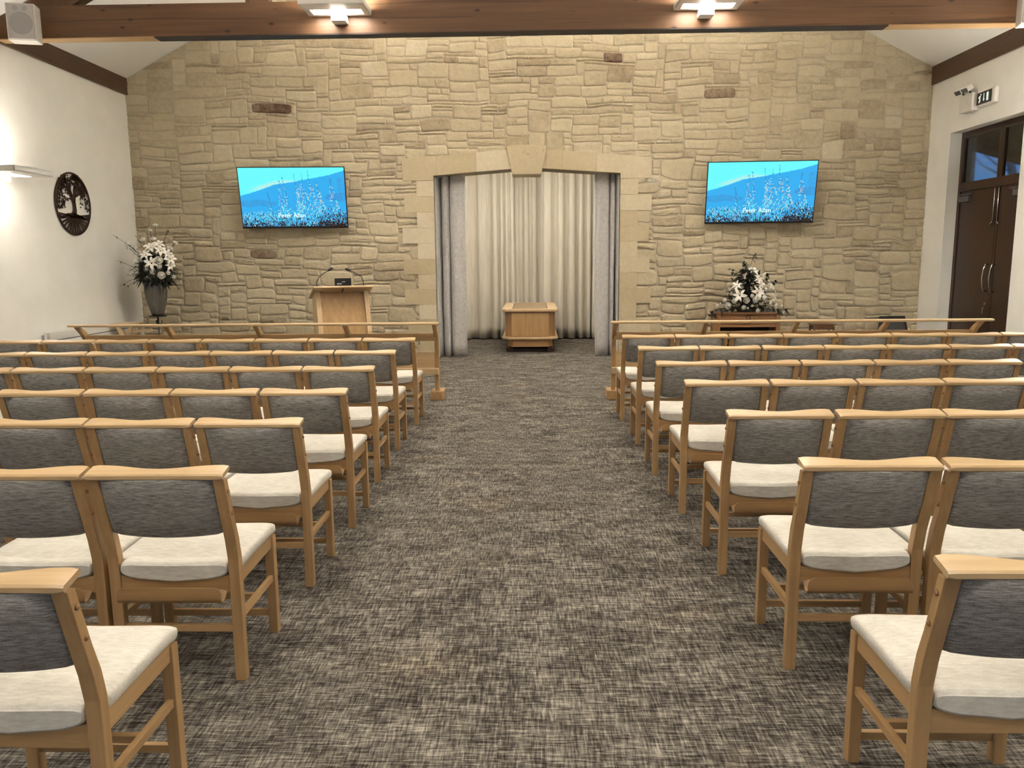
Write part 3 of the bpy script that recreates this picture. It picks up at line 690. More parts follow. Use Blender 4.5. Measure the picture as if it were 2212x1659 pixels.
# ------------------------------------------------------------------ television screens
def scr_picture(nx_, nz_):
    rn = random.Random(9); W_, H_ = nx_, nz_
    cy_, hz = (108, 250, 253), (176, 240, 236); hill = (48, 175, 243); hd = (62, 138, 204)
    hp = [(0, .47), (.12, .415), (.2, .37), (.33, .285), (.5, .245), (.62, .205), (.7, .18), (.85, .13), (.95, .08), (1, .05)]
    def hy(u):
        for (a, b), (c_, d) in zip(hp, hp[1:]):
            if u <= c_: return b+(d-b)*(u-a)/(c_-a)
        return .05
    g = [[cy_]*W_ for _ in range(H_)]
    for j in range(H_):
        v = (j+.5)/H_
        for i in range(W_):
            u = (i+.5)/W_; nn = noise.noise(Vector((u*9, v*9, 2)))
            if v > hy(u)+.006*noise.noise(Vector((u*40, 0, 0))):
                c_ = hill
                if ((u-.12)/.2)**2+((v-.6)/.06)**2 < 1+nn and rn.random() < .55: c_ = (60, 150, 215)
                if ((u-.93)/.13)**2+((v-.5)/.07)**2 < 1+nn and rn.random() < .55: c_ = (66, 142, 208)
                if v > .18 and u > .93 and v < .45 and rn.random() < .3: c_ = (66, 142, 208)
            else:
                c_ = cy_
                dd = ((u-.27)/.2)**2+((v-(.30-.42*(u-.27)))/.05)**2; d2 = ((u-.45)/.18)**2+((v-.24)/.035)**2
                if dd < 1 and rn.random() < 1.1-dd: c_ = hz
                elif d2 < 1 and rn.random() < .8-d2*.6: c_ = hz
            g[j][i] = c_
    pal = [(108, 250, 253), (60, 180, 245), (62, 138, 204), (190, 235, 225), (220, 205, 190), (62, 138, 204)]
    def dot(u, v, r, c_):
        ci, cj = u*W_, v*H_
        for j in range(int(cj-r-1), int(cj+r+2)):
            for i in range(int(ci-r-1), int(ci+r+2)):
                if 0 <= i < W_ and 0 <= j < H_ and (i+.5-ci)**2+(j+.5-cj)**2 <= r*r: g[j][i] = c_
    def stalk(u, v0, v1, lean, wd, bright):
        t = 0
        while t < 1:
            v = v0+(v1-v0)*t; uu = u+lean*t; w2 = wd*(.25+t)
            top = v < hy(uu)+.05
            for _ in range(1 if top else 3):
                c_ = hd if top or rn.random() > bright*(t+.35) else rn.choice(pal[:1]+pal[3:5])
                dot(uu+rn.uniform(-w2, w2), v+rn.uniform(-.01, .01), rn.uniform(.8, 1.7), c_)
            t += .022/(max(.05, v1-v0))*.9
    for (u, v0, v1, ln, wd, br) in ((.38, .22, .85, .0, .018, .5), (.41, .16, .60, .035, .012, .3), (.395, .5, .9, .06, .05, .7), (.52, .12, .6, .04, .012, .4), (.60, .10, .7, -.01, .02, .6), (.565, .22, .8, .0, .03, .8),
        (.655, .07, .5, .02, .010, .4), (.68, .3, .8, .06, .03, .8), (.73, .25, .8, .03, .02, .7), (.74, .35, .75, .06, .012, .9), (.865, .20, .8, -.01, .016, .5), (.88, .35, .8, .03, .03, .7), (.62, .4, .9, .02, .06, 1), (.55, .45, .9, .0, .04, .9), (.9, .55, .9, .03, .04, .8), (.27, .55, .9, .02, .02, .5), (.26, .42, .55, .015, .004, 0)):
        stalk(u, v0, v1, ln, wd, br)
    for _ in range(3600):
        u = rn.random(); v = 1-rn.random()**1.5*.34*(.7+.9*max(0, 1-abs(u-.62)/.35))
        dens = (v-.66)*2.2
        if v < .98 and rn.random() > dens+.25: continue
        dark = rn.random() < max(0, (v-.78+(.12 if u > .72 else 0))*3.2)
        c_ = (45, 26, 18) if dark else rn.choice([(60, 180, 245), (90, 215, 250), (62, 138, 204), (62, 138, 204), (175, 215, 215), (60, 160, 225), (108, 250, 253)])
        a = rn.uniform(-.8, .8); L_ = rn.uniform(1, 7)
        for q in range(int(L_*2)): dot(u+sin(a)*q*.5/W_, v-cos(a)*q*.5/H_, rn.uniform(.6, 1.1), c_)
    return g
SW, SH = 312, 176
PIC = scr_picture(SW, SH)
def television(loc, rz, tilt, label):
    t = thing('television', label, 'television', loc, rz, 'wall televisions either side of the recess'); t.rotation_euler = (tilt, 0, rz)
    W_, H_ = 1.68, .955
    MB().box((-W_/2, 0, -H_/2), (W_/2, .035, H_/2), 0, .004).box((-.4, .03, -.3), (.4, .07, .3), 0, .01).build('casing', 'black_plastic', t)
    b = .012; bb = .03
    bz = MB().box((-W_/2, -.006, -H_/2), (W_/2, 0, -H_/2+bb)).box((-W_/2, -.006, H_/2-b), (W_/2, 0, H_/2)).box((-W_/2, -.006, -H_/2), (-W_/2+b, 0, H_/2)).box((W_/2-b, -.006, -H_/2), (W_/2, 0, H_/2))
    bz.build('bezel', 'black_plastic', t)
    s = MB(); x0_, x1_, z0_, z1_ = -W_/2+b, W_/2-b, -H_/2+bb, H_/2-b
    for j in range(SH+1):
        for i in range(SW+1): s.v.append((x0_+(x1_-x0_)*i/SW, -.002, z1_-(z1_-z0_)*j/SH))
    for j in range(SH):
        for i in range(SW): q = j*(SW+1)+i; s.f.append((q, q+SW+1, q+SW+2, q+1)); s.mi.append(0)
    so_ = s.build('screen', 'screen', t)
    ca = so_.data.attributes.new('picture', 'FLOAT_COLOR', 'FACE')
    buf = []; lut = {}
    for j in range(SH):
        for i in range(SW):
            c_ = PIC[j][i]
            if c_ not in lut: lut[c_] = srgb(*c_)
            buf += lut[c_]
    ca.data.foreach_set('color', buf)
    tc = bpy.data.curves.new('caption', 'FONT'); tc.body = 'Peter Allan'; tc.size = .098; tc.align_x = 'CENTER'; tc.offset = -.0006; tc.extrude = .0005
    tc.materials.append(M['white_text']); tmp = bpy.data.objects.new('tmp', tc); C.objects.link(tmp); bpy.context.view_layer.update()
    me_ = bpy.data.meshes.new_from_object(tmp.evaluated_get(bpy.context.evaluated_depsgraph_get())); bpy.data.objects.remove(tmp)
    to = bpy.data.objects.new('screen_caption', me_); C.objects.link(to); to.parent = so_
    to.location = (x0_+(x1_-x0_)*.475, -.004, z1_-(z1_-z0_)*.845); to.rotation_euler = (pi/2, 0, 0)
    # wall bracket
    MB().box((-.12, .07, -.12), (.12, .12, .12)).tube([(0, .1, 0), (0, .225, .03)], .035).build('wall_bracket', 'black_metal', t)
    return t
television((-3.775, 12.79, 2.612), radians(3.5), radians(10.5), 'wall television left of the recess, above the lectern, showing a blue hillside picture')
television((3.605, 12.79, 2.617), radians(-3.5), radians(10.5), 'wall television right of the recess, above the flower cabinet, showing a blue hillside picture')

# ------------------------------------------------------------------ chairs
def make_chair(tray=True, name='chapel_chair'):
    t = thing(name, '', 'chair')
    # rear posts
    zz = [0, .42, .50, .58, .66, .75, .835]; yn = [0, 0, -.002, -.018, -.042, -.068, -.092]
    near = list(zip(yn, zz)); far = [(y+(.036 if z < .4 else .038 if z < .6 else .034), z) for y, z in near]
    for s in (-1, 1):
        MB().prism(near+far[::-1], 0, s*.2525, s*.2105, 0, .003).build('leg', 'oak_z', t)
        MB().box((s*.250, .402, 0), (s*.211, .442, .442), 0, .003).build('leg', 'oak_z', t)
        MB().prism([(.036, .388), (.402, .392), (.402, .447), (.036, .452)], 0, s*.242, s*.220, 0, .002).build('side_rail', 'oak_y', t)
        MB().box((s*.241, .034, .240), (s*.221, .404, .267), 0, .002).build('stretcher', 'oak_y', t)
        for (y_, z_) in ((-.061, .785), (-.034, .692)):
            MB().loops([[(s*(.2525+h), y_+r*cos(q*pi/5), z_+r*sin(q*pi/5)) for q in range(10)] for h, r in ((0, .0085), (.004, .0078), (.0065, .004))]).build('bolt_cap', 'brass_cap', t, True)
    # rear, front rails
    pts = [(-.212, .362), (.212, .362), (.212, .432)] + [(x_, .432-.026*(1-(x_/.212)**2)) for x_ in (.15, .08, 0, -.08, -.15)] + [(-.212, .432)]
    MB().prism(pts, 1, .006, .028, 0, .002).build('seat_rail', 'oak_x', t)
    MB().box((-.212, .412, .385), (.212, .434, .440), 0, .002).build('seat_rail', 'oak_x', t)
    MB().box((-.212, .008, .200), (.212, .028, .228), 0, .002).build('stretcher', 'oak_x', t)
    MB().box((-.212, .412, .075), (.212, .432, .103), 0, .002).build('stretcher', 'oak_x', t)
    MB().box((-.221, .21, .242), (.221, .232, .265), 0, .002).build('stretcher', 'oak_x', t)
    # top rail: straight at the back, scooped along the sitter's side
    r = MB(); rings = []; n = 26
    for i in range(n+1):
        x_ = -.253+.506*i/n; u = abs(x_)/.253
        yf = -.028-.030*(0.5+0.5*cos(pi*min(1, u/.86)))
        yb = -.108; zn = lambda y_: .838+(y_-yb)*.20
        e = .0025 if i in (0, n) else 0; xx = x_
        if i in (0, n): pass
        c = .004
        rings.append([(xx, yb+e, zn(yb)+c+e), (xx, yb+c+e, zn(yb)+e), (xx, yf-c-e, zn(yf)+e), (xx, yf-e, zn(yf)+c+e), (xx, yf-e, zn(yf)+.022-c*1.4-e), (xx, yf-c*1.4-e, zn(yf)+.022-e), (xx, yb+c*1.6+e, zn(yb)+.023-e), (xx, yb+e, zn(yb)+.023-c*1.6-e)])
    r.loops(rings).build('top_rail', 'lit_rail_oak_x', t, auto=28)
    # padded back panel
    b = MB(); rings = []; n = 16
    for i in range(n+1):
        u = -1+2*i/n; x_ = u*.209; bul = .022*(1-u*u); e = .006 if i in (0, n) else 0
        prof = []
        for z_, yo in ((.604+e, .0), (.612, -.012+e), (.68, -.016+e), (.76, -.016+e), (.836, -.014+e), (.840, .0), (.836, .016-e), (.76, .018-e), (.68, .018-e), (.612, .014-e)):
            yc = -.010-(z_-.604)*.30; dz = -.009*(1-u*u)*max(0, (.76-z_)/.156); prof.append((x_, yc+yo-bul, z_+dz))
        rings.append(prof)
    b.loops(rings).build('backrest', 'back_cloth', t, True)
    # seat cushion
    c = MB(); rings = []; n = 32
    ys_ = [-.006, -.005, -.002, .004, .012, .026, .040, .046, .056, .09, .15, .22, .29, .35, .40, .43, .45, .462, .468, .470]
    for i, y_ in enumerate(ys_):
        w_ = .206 if y_ < .041 else .2505
        if y_ < .006: w_ -= (.006-y_)*.3
        if .041 < y_ < .05: w_ = .240
        fz = 0
        k0 = max(.62, sqrt(max(0, 1-((.008-y_)/.0145)**2))) if y_ < .008 else 1
        k1 = sqrt(max(0, 1-((y_-.43)/.0405)**2)) if y_ > .43 else 1
        kk = max(.12, min(k0, k1)); sq = .24 if y_ < .041 else .42; w2 = w_-(.02*(1-k1))
        top = .497-.012*max(0, (.2-y_)/.2)**1.5+.003*sin(pi*max(0, min(1, y_/.45)))
        if y_ < .04: top += .002
        bot = .438 if y_ > .041 else .428
        mid = (top+bot)/2 - (.004 if y_ > .40 else 0); hh = (top-bot)/2*kk
        ring = []
        for q in range(n):
            a = 2*pi*q/n; cc, ss = cos(a), sin(a)
            px = math.copysign(abs(cc)**sq, cc)*w2; pz = math.copysign(abs(ss)**.55, ss)*hh
            u = px/w_
            pz += (.010*(u*u-.4))*(1 if ss > 0 else 0)*kk
            if ss < 0 and y_ < .041: pz -= .026*(1-u*u)
            ring.append((px, y_, mid+pz))
        rings.append(ring)
    c.loops(rings).build('seat_cushion', 'seat_cloth', t, auto=60)
    if tray:
        k_ = MB(); th = .007
        prof = [(-.056, .405), (-.058, .38), (-.060, .362), (-.056, .350), (-.046, .342), (-.034, .340), (-.020, .345), (-.006, .357), (.006, .372)]
        inner = []
        for i, (y_, z_) in enumerate(prof):
            q0, q1 = prof[max(0, i-1)], prof[min(len(prof)-1, i+1)]; dy, dz = q1[0]-q0[0], q1[1]-q0[1]; l = math.hypot(dy, dz)
            inner.append((y_-dz/l*th, z_+dy/l*th))
        rings = []; xs = [-.199, -.196, -.188, -.178, -.15, 0, .15, .178, .188, .196, .199]
        for x_ in xs:
            dx = max(0, abs(x_)-.171); drop = .028-sqrt(max(0, .028**2-dx*dx)); sc = 1-drop/.043
            def adj(p): return (x_, p[0], p[1]) if p[1] < .362 else (x_, p[0], .362+(p[1]-.362)*sc)
            rings.append([adj(p) for p in prof]+[adj(p) for p in inner[::-1]])
        k_.loops(rings).build('book_tray', 'ply_x', t, auto=40)
    return t
PT = .525
rowy = {-1: [1.748, 2.729, 3.626, 4.513, 5.503, 6.507, 7.553], 1: [1.839, 2.828, 3.781, 4.776, 5.688, 6.68, 7.716]}
rowx = {-1: [1.117, 1.114, 1.096, 1.082, 1.116, 1.137, 1.122], 1: [1.008, .998, .959, .941, .907, .908, .888]}
cnt = {-1: [1, 2, 3, 4, 6, 7, 8], 1: [1, 2, 3, 4, 5, 7, 8]}
RW = ['nearest', 'second nearest', 'third nearest', 'fourth nearest', 'fifth nearest', 'second farthest', 'farthest']
SN = ['aisle seat', 'second seat from the aisle', 'third seat from the aisle', 'fourth seat from the aisle', 'fifth seat from the aisle', 'sixth seat from the aisle', 'seventh seat from the aisle', 'eighth seat from the aisle']
protoA = make_chair(False); protoB = make_chair(True); used = set()
rn = random.Random(2)
for s in (-1, 1):
    for r in range(7):
        for k_ in range(cnt[s][r]):
            pr = protoA if r == 0 else protoB
            if pr.name in used: o = copy_tree(pr)
            else: o = pr; used.add(pr.name)
            x_ = s*(rowx[s][r]+k_*PT+.253)
            o.location = (x_+rn.uniform(-.003, .003), rowy[s][r]+.108-.0+rn.uniform(-.004, .004) - .0, 0)
            o.rotation_euler = (0, 0, rn.uniform(-.006, .006))
            o['label'] = 'wooden chair %s of the aisle, %s row, %s' % ('left' if s < 0 else 'right', RW[r], SN[k_])
            o['group'] = 'chapel chairs %s of the aisle' % ('left' if s < 0 else 'right')

# ------------------------------------------------------------------ book rails in front of the first row
def book_rail(xa, xb, posts, label):
    t = thing('book_rail', label, 'rail', ((xa+xb)/2, 9.0, 0), 0, 'book rails across the front'); ox = (xa+xb)/2
    YT = -.09
    n = 14
    MB().loops([[(x_-ox, YT+ (.045-e)*math.copysign(abs(cos(2*pi*j/n))**.7, cos(2*pi*j/n)), .906+(.016-e*.5)*math.copysign(abs(sin(2*pi*j/n))**.7, sin(2*pi*j/n))) for j in range(n)] for x_, e in ((xa, .012), (xa+.008, .003), (xa+.02, 0), (xb-.02, 0), (xb-.008, .003), (xb, .012))]).build('top_rail', 'pale_oak_x', t, auto=40)
    for i, px in enumerate(posts):
        x_ = px-ox
        prof_n = [(.10, .10), (.10, .62), (.085, .70), (.0, .80), (-.115, .895)]; prof_f = [(.165, .10), (.165, .62), (.155, .72), (.075, .82), (-.05, .895)]
        MB().prism(prof_n+prof_f[::-1], 0, x_-.024, x_+.024, 0, .004).build('post', 'oak_z', t)
        if i % 2 == 0: MB().box((x_-.078, .03, 0), (x_+.078, .30, .108), 0, .012).build('foot_block', 'oak_y', t)
    a, b = posts[0]-ox, posts[-1]-ox
    MB().box((a, .05, .695), (b, .075, .785), 0, .004).build('book_board', 'oak_x', t)
    MB().box((a, .112, .37), (b, .128, .56)).build('lower_panel', 'pale_oak_x', t)
    MB().box((a-.02, .06, .30), (b+.02, .16, .372), 0, .006).build('shelf', 'pale_oak_x', t)
book_rail(-5.29, -1.04, [-5.20, -4.17, -3.14, -2.115, -1.10], 'long low wooden book rail left of the aisle, in front of the lectern')
book_rail(.895, 5.13, [.95, 1.962, 2.98, 3.98, 5.01], 'long low wooden book rail right of the aisle, in front of the flower cabinet')

# ------------------------------------------------------------------ lectern
th_ = radians(24)
le = thing('lectern', 'pale wooden lectern with a sloping top behind the left book rail', 'lectern', (-2.66, 11.18, 0), th_)
for s in (-1, 1):
    prof = [(-.12, 0), (-.13, .35), (-.10, .62), (-.03, .90), (.06, 1.195), (.31, 1.105), (.36, 1.07), (.36, 0)]
    MB().prism(prof, 0, s*.375, s*.31, 0, .004).build('side_panel', 'pale_oak_z', le)
fp = MB(); rings = []
for (y_, z_) in [(-.055, .03), (-.07, .2), (-.075, .38), (-.06, .55), (-.03, .72), (.02, .9), (.07, 1.05), (.11, 1.17)]:
    rings.append([(-.33, y_, z_), (.33, y_, z_), (.33, y_+.02, z_), (-.33, y_+.02, z_)])
fp.loops(rings).build('front_panel', 'oak_z', le, auto=40)
MB().box((-.33, -.05, 0), (.33, .30, .04)).build('base_board', 'oak_x', le)
MB().prism([(-.07, 1.272), (.40, 1.105), (.392, 1.08), (-.078, 1.247)], 0, -.42, .42, 0, .006).build('slanted_top', 'pale_oak_x', le)
for s, pts in ((-1, [(-.36, -.02, 1.25), (-.36, -.02, 1.33), (-.33, -.04, 1.39), (-.26, -.06, 1.45), (-.20, -.06, 1.485)]), (1, [(.30, -.02, 1.25), (.29, -.02, 1.32), (.27, -.02, 1.39), (.20, -.03, 1.435), (.10, -.04, 1.48)])):
    mi_ = thing('gooseneck_microphone', 'black gooseneck microphone on the %s end of the lectern' % ('left' if s < 0 else 'right'), 'microphone', le.location, th_, 'lectern microphones')
    MB().tube([(pts[0][0], pts[0][1], 1.235), pts[0], pts[1]], [.012, .009, .006]).tube(pts[1:], .0055).build('stem', 'black_metal', mi_, True)
    a, b = Vector(pts[-2]), Vector(pts[-1]); d = (b-a).normalized()
    MB().tube([b-d*.015, b, b+d*.04, b+d*.065, b+d*.07], [.008, .014, .019, .016, .006], 10).build('capsule', 'black_plastic', mi_, True)
mo = thing('control_monitor', 'small black control monitor standing on the lectern top', 'monitor', le.location, th_)
MB().box((-.115, -.045, 1.262), (.115, -.02, 1.375), 0, .004).box((-.05, -.03, 1.235), (.05, .03, 1.265)).build('casing', 'black_plastic', mo)
MB().box((-.085, -.047, 1.29), (-.02, -.044, 1.305)).box((-.015, -.047, 1.32), (.03, -.044, 1.33)).build('rear_label', 'grille', mo)
MB().tube([(0, -.03, 1.24), (.0, -.03, 1.22), (-.02, -.04, 1.18)], .008).build('cable', 'black_plastic', le)

# ------------------------------------------------------------------ catafalque
ca = thing('catafalque', 'pale oak catafalque with slatted roller top in the curtained recess', 'catafalque', (-.02, 13.72, 0))
def octo(hw, y0_, y1_, c1): return [(-hw+c1, y0_), (hw-c1, y0_), (hw, y0_+c1), (hw, y1_-c1), (hw-c1, y1_), (-hw+c1, y1_), (-hw, y1_-c1), (-hw, y0_+c1)]
LEN = 2.15
MB().prism(octo(.49, 0, LEN, .07), 2, .715, .762, 0, .014).build('top_slab', 'pale_oak_y', ca)
MB().prism(octo(.435, .05, LEN-.05, .11), 2, .27, .72).build('body', 'amber_oak_z', ca)
MB().box((-.32, .042, .29), (.32, .052, .70)).build('front_panel', 'oak_z', ca)
MB().prism(octo(.49, 0, LEN, .11), 2, .235, .275, 0, .012).build('lower_moulding', 'pale_oak_y', ca)
MB().prism(octo(.395, .06, LEN-.06, .09), 2, .10, .24, 0, .004).build('plinth', 'amber_oak_x', ca)
for x_ in (-.34, .34):
    for y_ in (.10, LEN-.18): MB().box((x_-.035, y_, 0), (x_+.035, y_+.07, .11)).build('leg', 'dark_wood_z', ca)
MB().box((-.42, .2, 0), (.42, LEN-.2, .05)).build('base_frame', 'dark_wood_y', ca)
for i in range(16):
    y_ = .18+i*.115; MB().box((-.30, y_, .762), (.30, y_+.050, .7645)).build('roller_slat', 'pale_oak_x', ca)
MB().box((-.31, .15, .7605), (.31, LEN-.15, .7632)).build('slat_well', 'dark_gap', ca)

# ------------------------------------------------------------------ curtains
def curtain(name, pts, zt, zb, mat, label, group, mode='x', flare=.0, seed=1, steps=16):
    # pts: plan line (x, y) of folds at the head; the folds deepen and wander towards the hem
    rn = random.Random(seed); n = len(pts); rings = []
    cx_ = sum(p[0] for p in pts)/n; cy_ = sum(p[1] for p in pts)/n
    for j in range(steps+1):
        t = j/steps; z_ = zt+(zb-zt)*t; ring = []
        for i, (x_, y_) in enumerate(pts):
            w1 = noise.noise(Vector((i*.13, t*1.3, seed*3.1)))*.03*t; w2 = noise.noise(Vector((i*.17, t*1.1, seed*7.7)))*.02*t
            ring.append((x_+w1+flare*t*(x_-cx_), cy_+(y_-cy_)*(.75+.45*t)+w2, z_+(.006*noise.noise(Vector((i*.4, 0, seed))) if j == steps else 0)))
        rings.append(ring)
    m_ = MB().loops(rings, 0, False, False); o = m_.build(name, mat, smooth=True)
    so_ = o.modifiers.new('thickness', 'SOLIDIFY'); so_.thickness = .004
    tag(o, label, 'curtain', group); return o
def folds(xa, xb, y_, amp, nf, seed, per=10):
    rn = random.Random(seed); ws = [rn.choice((.6, 1, 1.5, 2)) for _ in range(nf)]; T = sum(ws); x_ = xa; pts = []
    for w_ in ws:
        L_ = (xb-xa)*w_/T; A = amp*rn.uniform(.35, 1.15)
        for q in range(per):
            t = q/per; pts.append((x_+L_*t+.18*L_*sin(4*pi*t)*.5, y_-A*(sin(pi*t)**1.3)*1.0+A*.5))
        x_ += L_
    pts.append((xb, y_+amp*.5)); return pts
GC = 'cream inner curtains'
curtain('cream_curtain', folds(-2.02, -.33, 16.18, .21, 9, 4), 3.72, .02, 'cream_curtain', 'cream full-length curtain at the left of the recess back', GC, seed=1)
curtain('cream_curtain', folds(-.42, .28, 16.42, .13, 4, 12), 3.72, .015, 'cream_curtain', 'cream full-length curtain behind the catafalque, between two others', GC, seed=2)
curtain('cream_curtain', folds(.19, 1.93, 16.18, .21, 9, 9), 3.72, .02, 'cream_curtain', 'cream full-length curtain at the right of the recess back', GC, seed=3)
GB = 'grey-blue curtains drawn back at the recess sides'
bp = [(-1.63, 13.34), (-1.585, 13.27), (-1.55, 13.26), (-1.525, 13.30), (-1.505, 13.40), (-1.49, 13.46), (-1.475, 13.40), (-1.455, 13.29), (-1.42, 13.25), (-1.38, 13.25), (-1.355, 13.32), (-1.345, 13.42), (-1.335, 13.36), (-1.31, 13.28), (-1.26, 13.24), (-1.19, 13.23), (-1.13, 13.25), (-1.09, 13.30), (-1.08, 13.36)]
def smoothpts(p, k=4):
    out = []
    for i in range(len(p)-1):
        a, b, c_, d = p[max(0, i-1)], p[i], p[i+1], p[min(len(p)-1, i+2)]
        for q in range(k):
            t = q/k; f = lambda a_, b_, e_, d_: .5*((2*b_)+(-a_+e_)*t+(2*a_-5*b_+4*e_-d_)*t*t+(-a_+3*b_-3*e_+d_)*t**3)
            out.append((f(a[0], b[0], c_[0], d[0]), f(a[1], b[1], c_[1], d[1])))
    out.append(p[-1]); return out
curtain('blue_curtain', smoothpts(bp), 3.30, .008, 'blue_curtain', 'grey-blue curtain drawn back at the left side of the recess', GB, seed=5, flare=-.04)
bq = [(1.05, 13.34), (1.06, 13.27), (1.11, 13.235), (1.19, 13.24), (1.26, 13.255), (1.285, 13.32), (1.292, 13.44), (1.302, 13.36), (1.32, 13.29), (1.36, 13.27), (1.385, 13.33), (1.392, 13.42), (1.40, 13.32), (1.43, 13.27), (1.50, 13.30)]
curtain('blue_curtain', smoothpts(bq), 3.30, .008, 'blue_curtain', 'grey-blue curtain drawn back at the right side of the recess', GB, seed=6, flare=-.04)
MB_ = MB().box((OX0-.5, 13.5, 3.28), (OX1+.5, 13.53, 3.31)); tag(MB_.build('curtain_track', 'white_paint'), 'white curtain track hidden behind the arch of the recess', 'curtain track')

# ------------------------------------------------------------------ flowers
def aim(d):
    return Vector((0, 0, 1)).rotation_difference(Vector(d).normalized()).to_matrix().to_4x4()
def lily_mesh(name, r, seed, nseg=6):
    rn = random.Random(seed); m_ = MB()
    for k_ in range(6):
        a = k_*pi/3+rn.uniform(-.12, .12); rr = r*(1 if k_ % 2 else .92)*rn.uniform(.92, 1.05); wd = rr*(.22 if k_ % 2 else .17)
        rows = []
        for i in range(nseg+1):
            t = i/nseg; rad = rr*(.10+.9*t); z_ = rr*(.42*sin(t*2.1)-.30*t*t*1.2); w_ = wd*sin(pi*min(1, .12+t*.88))**.8 if t < 1 else .001
            rows.append([(rad*cos(a)-s*w_*sin(a), rad*sin(a)+s*w_*cos(a), z_+abs(s)*w_*.25) for s in (-1, -.5, 0, .5, 1)])
        m_.loops(rows, 0, False, False)
    for k_ in range(6):
        a = k_*pi/3+.4; m_.tube([(0, 0, 0), (r*.12*cos(a), r*.12*sin(a), r*.35), (r*.2*cos(a), r*.2*sin(a), r*.5)], .0018, 4, 1); m_.ball((r*.2*cos(a), r*.2*sin(a), r*.5), .005, 1, 5, 1)
    m_.tube([(0, 0, -r*.6), (0, 0, -r*.1), (0, 0, .02)], [.004, .010, .014], 6, 2)
    o = m_.build(name, ['petal', 'stamen', 'petal_green'], smooth=True); return o
def rose_mesh(name, r, seed):
    rn = random.Random(seed); m_ = MB()
    for L_ in range(4):
        k0 = 1-.2*L_; n_ = 5 if L_ < 2 else 4
        for k_ in range(n_):
            a = k_*2*pi/n_+L_*.6+rn.uniform(-.1, .1); rows = []
            for i in range(6):
                t = i/5; ph = -1.1+t*(1.35+.28*L_); fl = 1+(.22-.05*L_)*t*t+rn.uniform(-.02, .02); rows.append([(r*k0*cos(ph)*cos(a+s*.62)*fl*(1-.05*abs(s)*t), r*k0*cos(ph)*sin(a+s*.62)*fl*(1-.05*abs(s)*t), r*.8*k0*sin(ph)+r*.10*L_-abs(s)*r*.16*t) for s in (-1, -.5, 0, .5, 1)])
            m_.loops(rows, 0, False, False)
    m_.ball((0, 0, r*.1), r*.34, 1.2, 8)
    m_.tube([(0, 0, -r*2.2), (0, 0, -r*.8)], .004, 5, 1)
    return m_.build(name, ['petal', 'leaf'], smooth=True)
def leafblade(m_, p, d, l, wd, mi=0, droop=.2):
    d = Vector(d).normalized(); side = d.cross(Vector((0, 0, 1)))
    if side.length < .1: side = Vector((1, 0, 0))
    side.normalize(); rows = []
    for i in range(5):
        t = i/4; c_ = Vector(p)+d*l*t-Vector((0, 0, droop*l*t*t)); w_ = wd*sin(pi*min(.97, .08+t*.9)); up = side.cross(d)*w_*.3
        rows.append([c_-side*w_+up, c_, c_+side*w_+up])
    m_.loops(rows, mi, False, False)
LM = [lily_mesh('lily', 1, s) for s in (1, 2)]; RM = [rose_mesh('rose', 1, s) for s in (3, 4)]
proto_used = {}
def flower(proto, c, d, r, parent, roll=0):
    if proto.name not in proto_used: o = proto; proto_used[proto.name] = 1
    else: o = proto.copy(); C.objects.link(o)
    o.parent = parent; mm = Matrix.Translation(Vector(c)) @ aim(d) @ Matrix.Rotation(roll, 4, 'Z') @ Matrix.Scale(r, 4)
    o.matrix_basis = mm; return o
# left arrangement: pedestal stand, glass vase, tall spray
FY = 12.35; ctr = at(336, 585, FY)
fa = thing('flower_arrangement', 'large round spray of white lilies and roses in a tall vase in the left corner', 'flowers', (0, 0, 0), 0, None)
fa.location = (ctr.x, ctr.y, 0)
def lp_(px, py, dy=0):
    p = at(240+px/6.635, 470+py/6.635, FY-dy); return Vector((p.x-ctr.x, p.y-ctr.y, p.z))
rn = random.Random(31)
cz = ctr.z
def outd(p, zc_): return Vector((p.x*1.3, p.y-.25, (p.z-zc_)*1.1))
for i, (x_, y_, r, dy) in enumerate(((565, 430, .115, .2), (680, 390, .105, .15), (705, 480, .10, .25), (500, 540, .11, .24), (580, 655, .125, .3), (375, 605, .10, .15), (370, 700, .09, .14), (845, 600, .11, .17), (845, 690, .09, .15), (800, 520, .10, .18))):
    p = lp_(x_, y_, dy); flower(LM[i % 2], p, outd(p, cz), r, fa, i)
for i, (x_, y_, r, dy) in enumerate(((685, 610, 50, .3), (720, 825, 48, .26), (505, 735, 40, .25), (600, 770, 40, .27), (370, 790, 38, .15), (440, 812, 26, .2), (520, 850, 44, .22), (450, 310, 40, .05), (235, 372, 36, 0), (340, 425, 42, .05), (390, 505, 42, .12), (610, 300, 36, .08), (560, 180, 24, 0), (635, 105, 36, -.02), (845, 432, 38, .08), (925, 360, 34, 0), (790, 490, 34, .12), (905, 850, 28, .12), (295, 850, 24, .1), (820, 790, 26, .2), (300, 440, 30, .02), (690, 690, 34, .28))):
    p = lp_(x_, y_, dy); flower(RM[i % 2], p, outd(p, cz), r/6.635*.0073, fa, i*1.3)
fo = MB()
for i in range(420):
    a = rn.uniform(0, 2*pi); el_ = rn.uniform(-.75, 1.3); rr = .30*rn.random()**.5
    d = Vector((cos(a)*cos(el_), sin(a)*cos(el_)*.8, sin(el_))); p = Vector((0, 0, cz-.02))+d*rr*1.0
    leafblade(fo, p, d+Vector((rn.uniform(-.5, .5), rn.uniform(-.5, .5), rn.uniform(-.4, .2))), rn.uniform(.06, .14), rn.uniform(.012, .024), 0 if rn.random() < .8 else 1, .4)
fo.ball((0, -.02, cz-.03), .235, .95, 14)
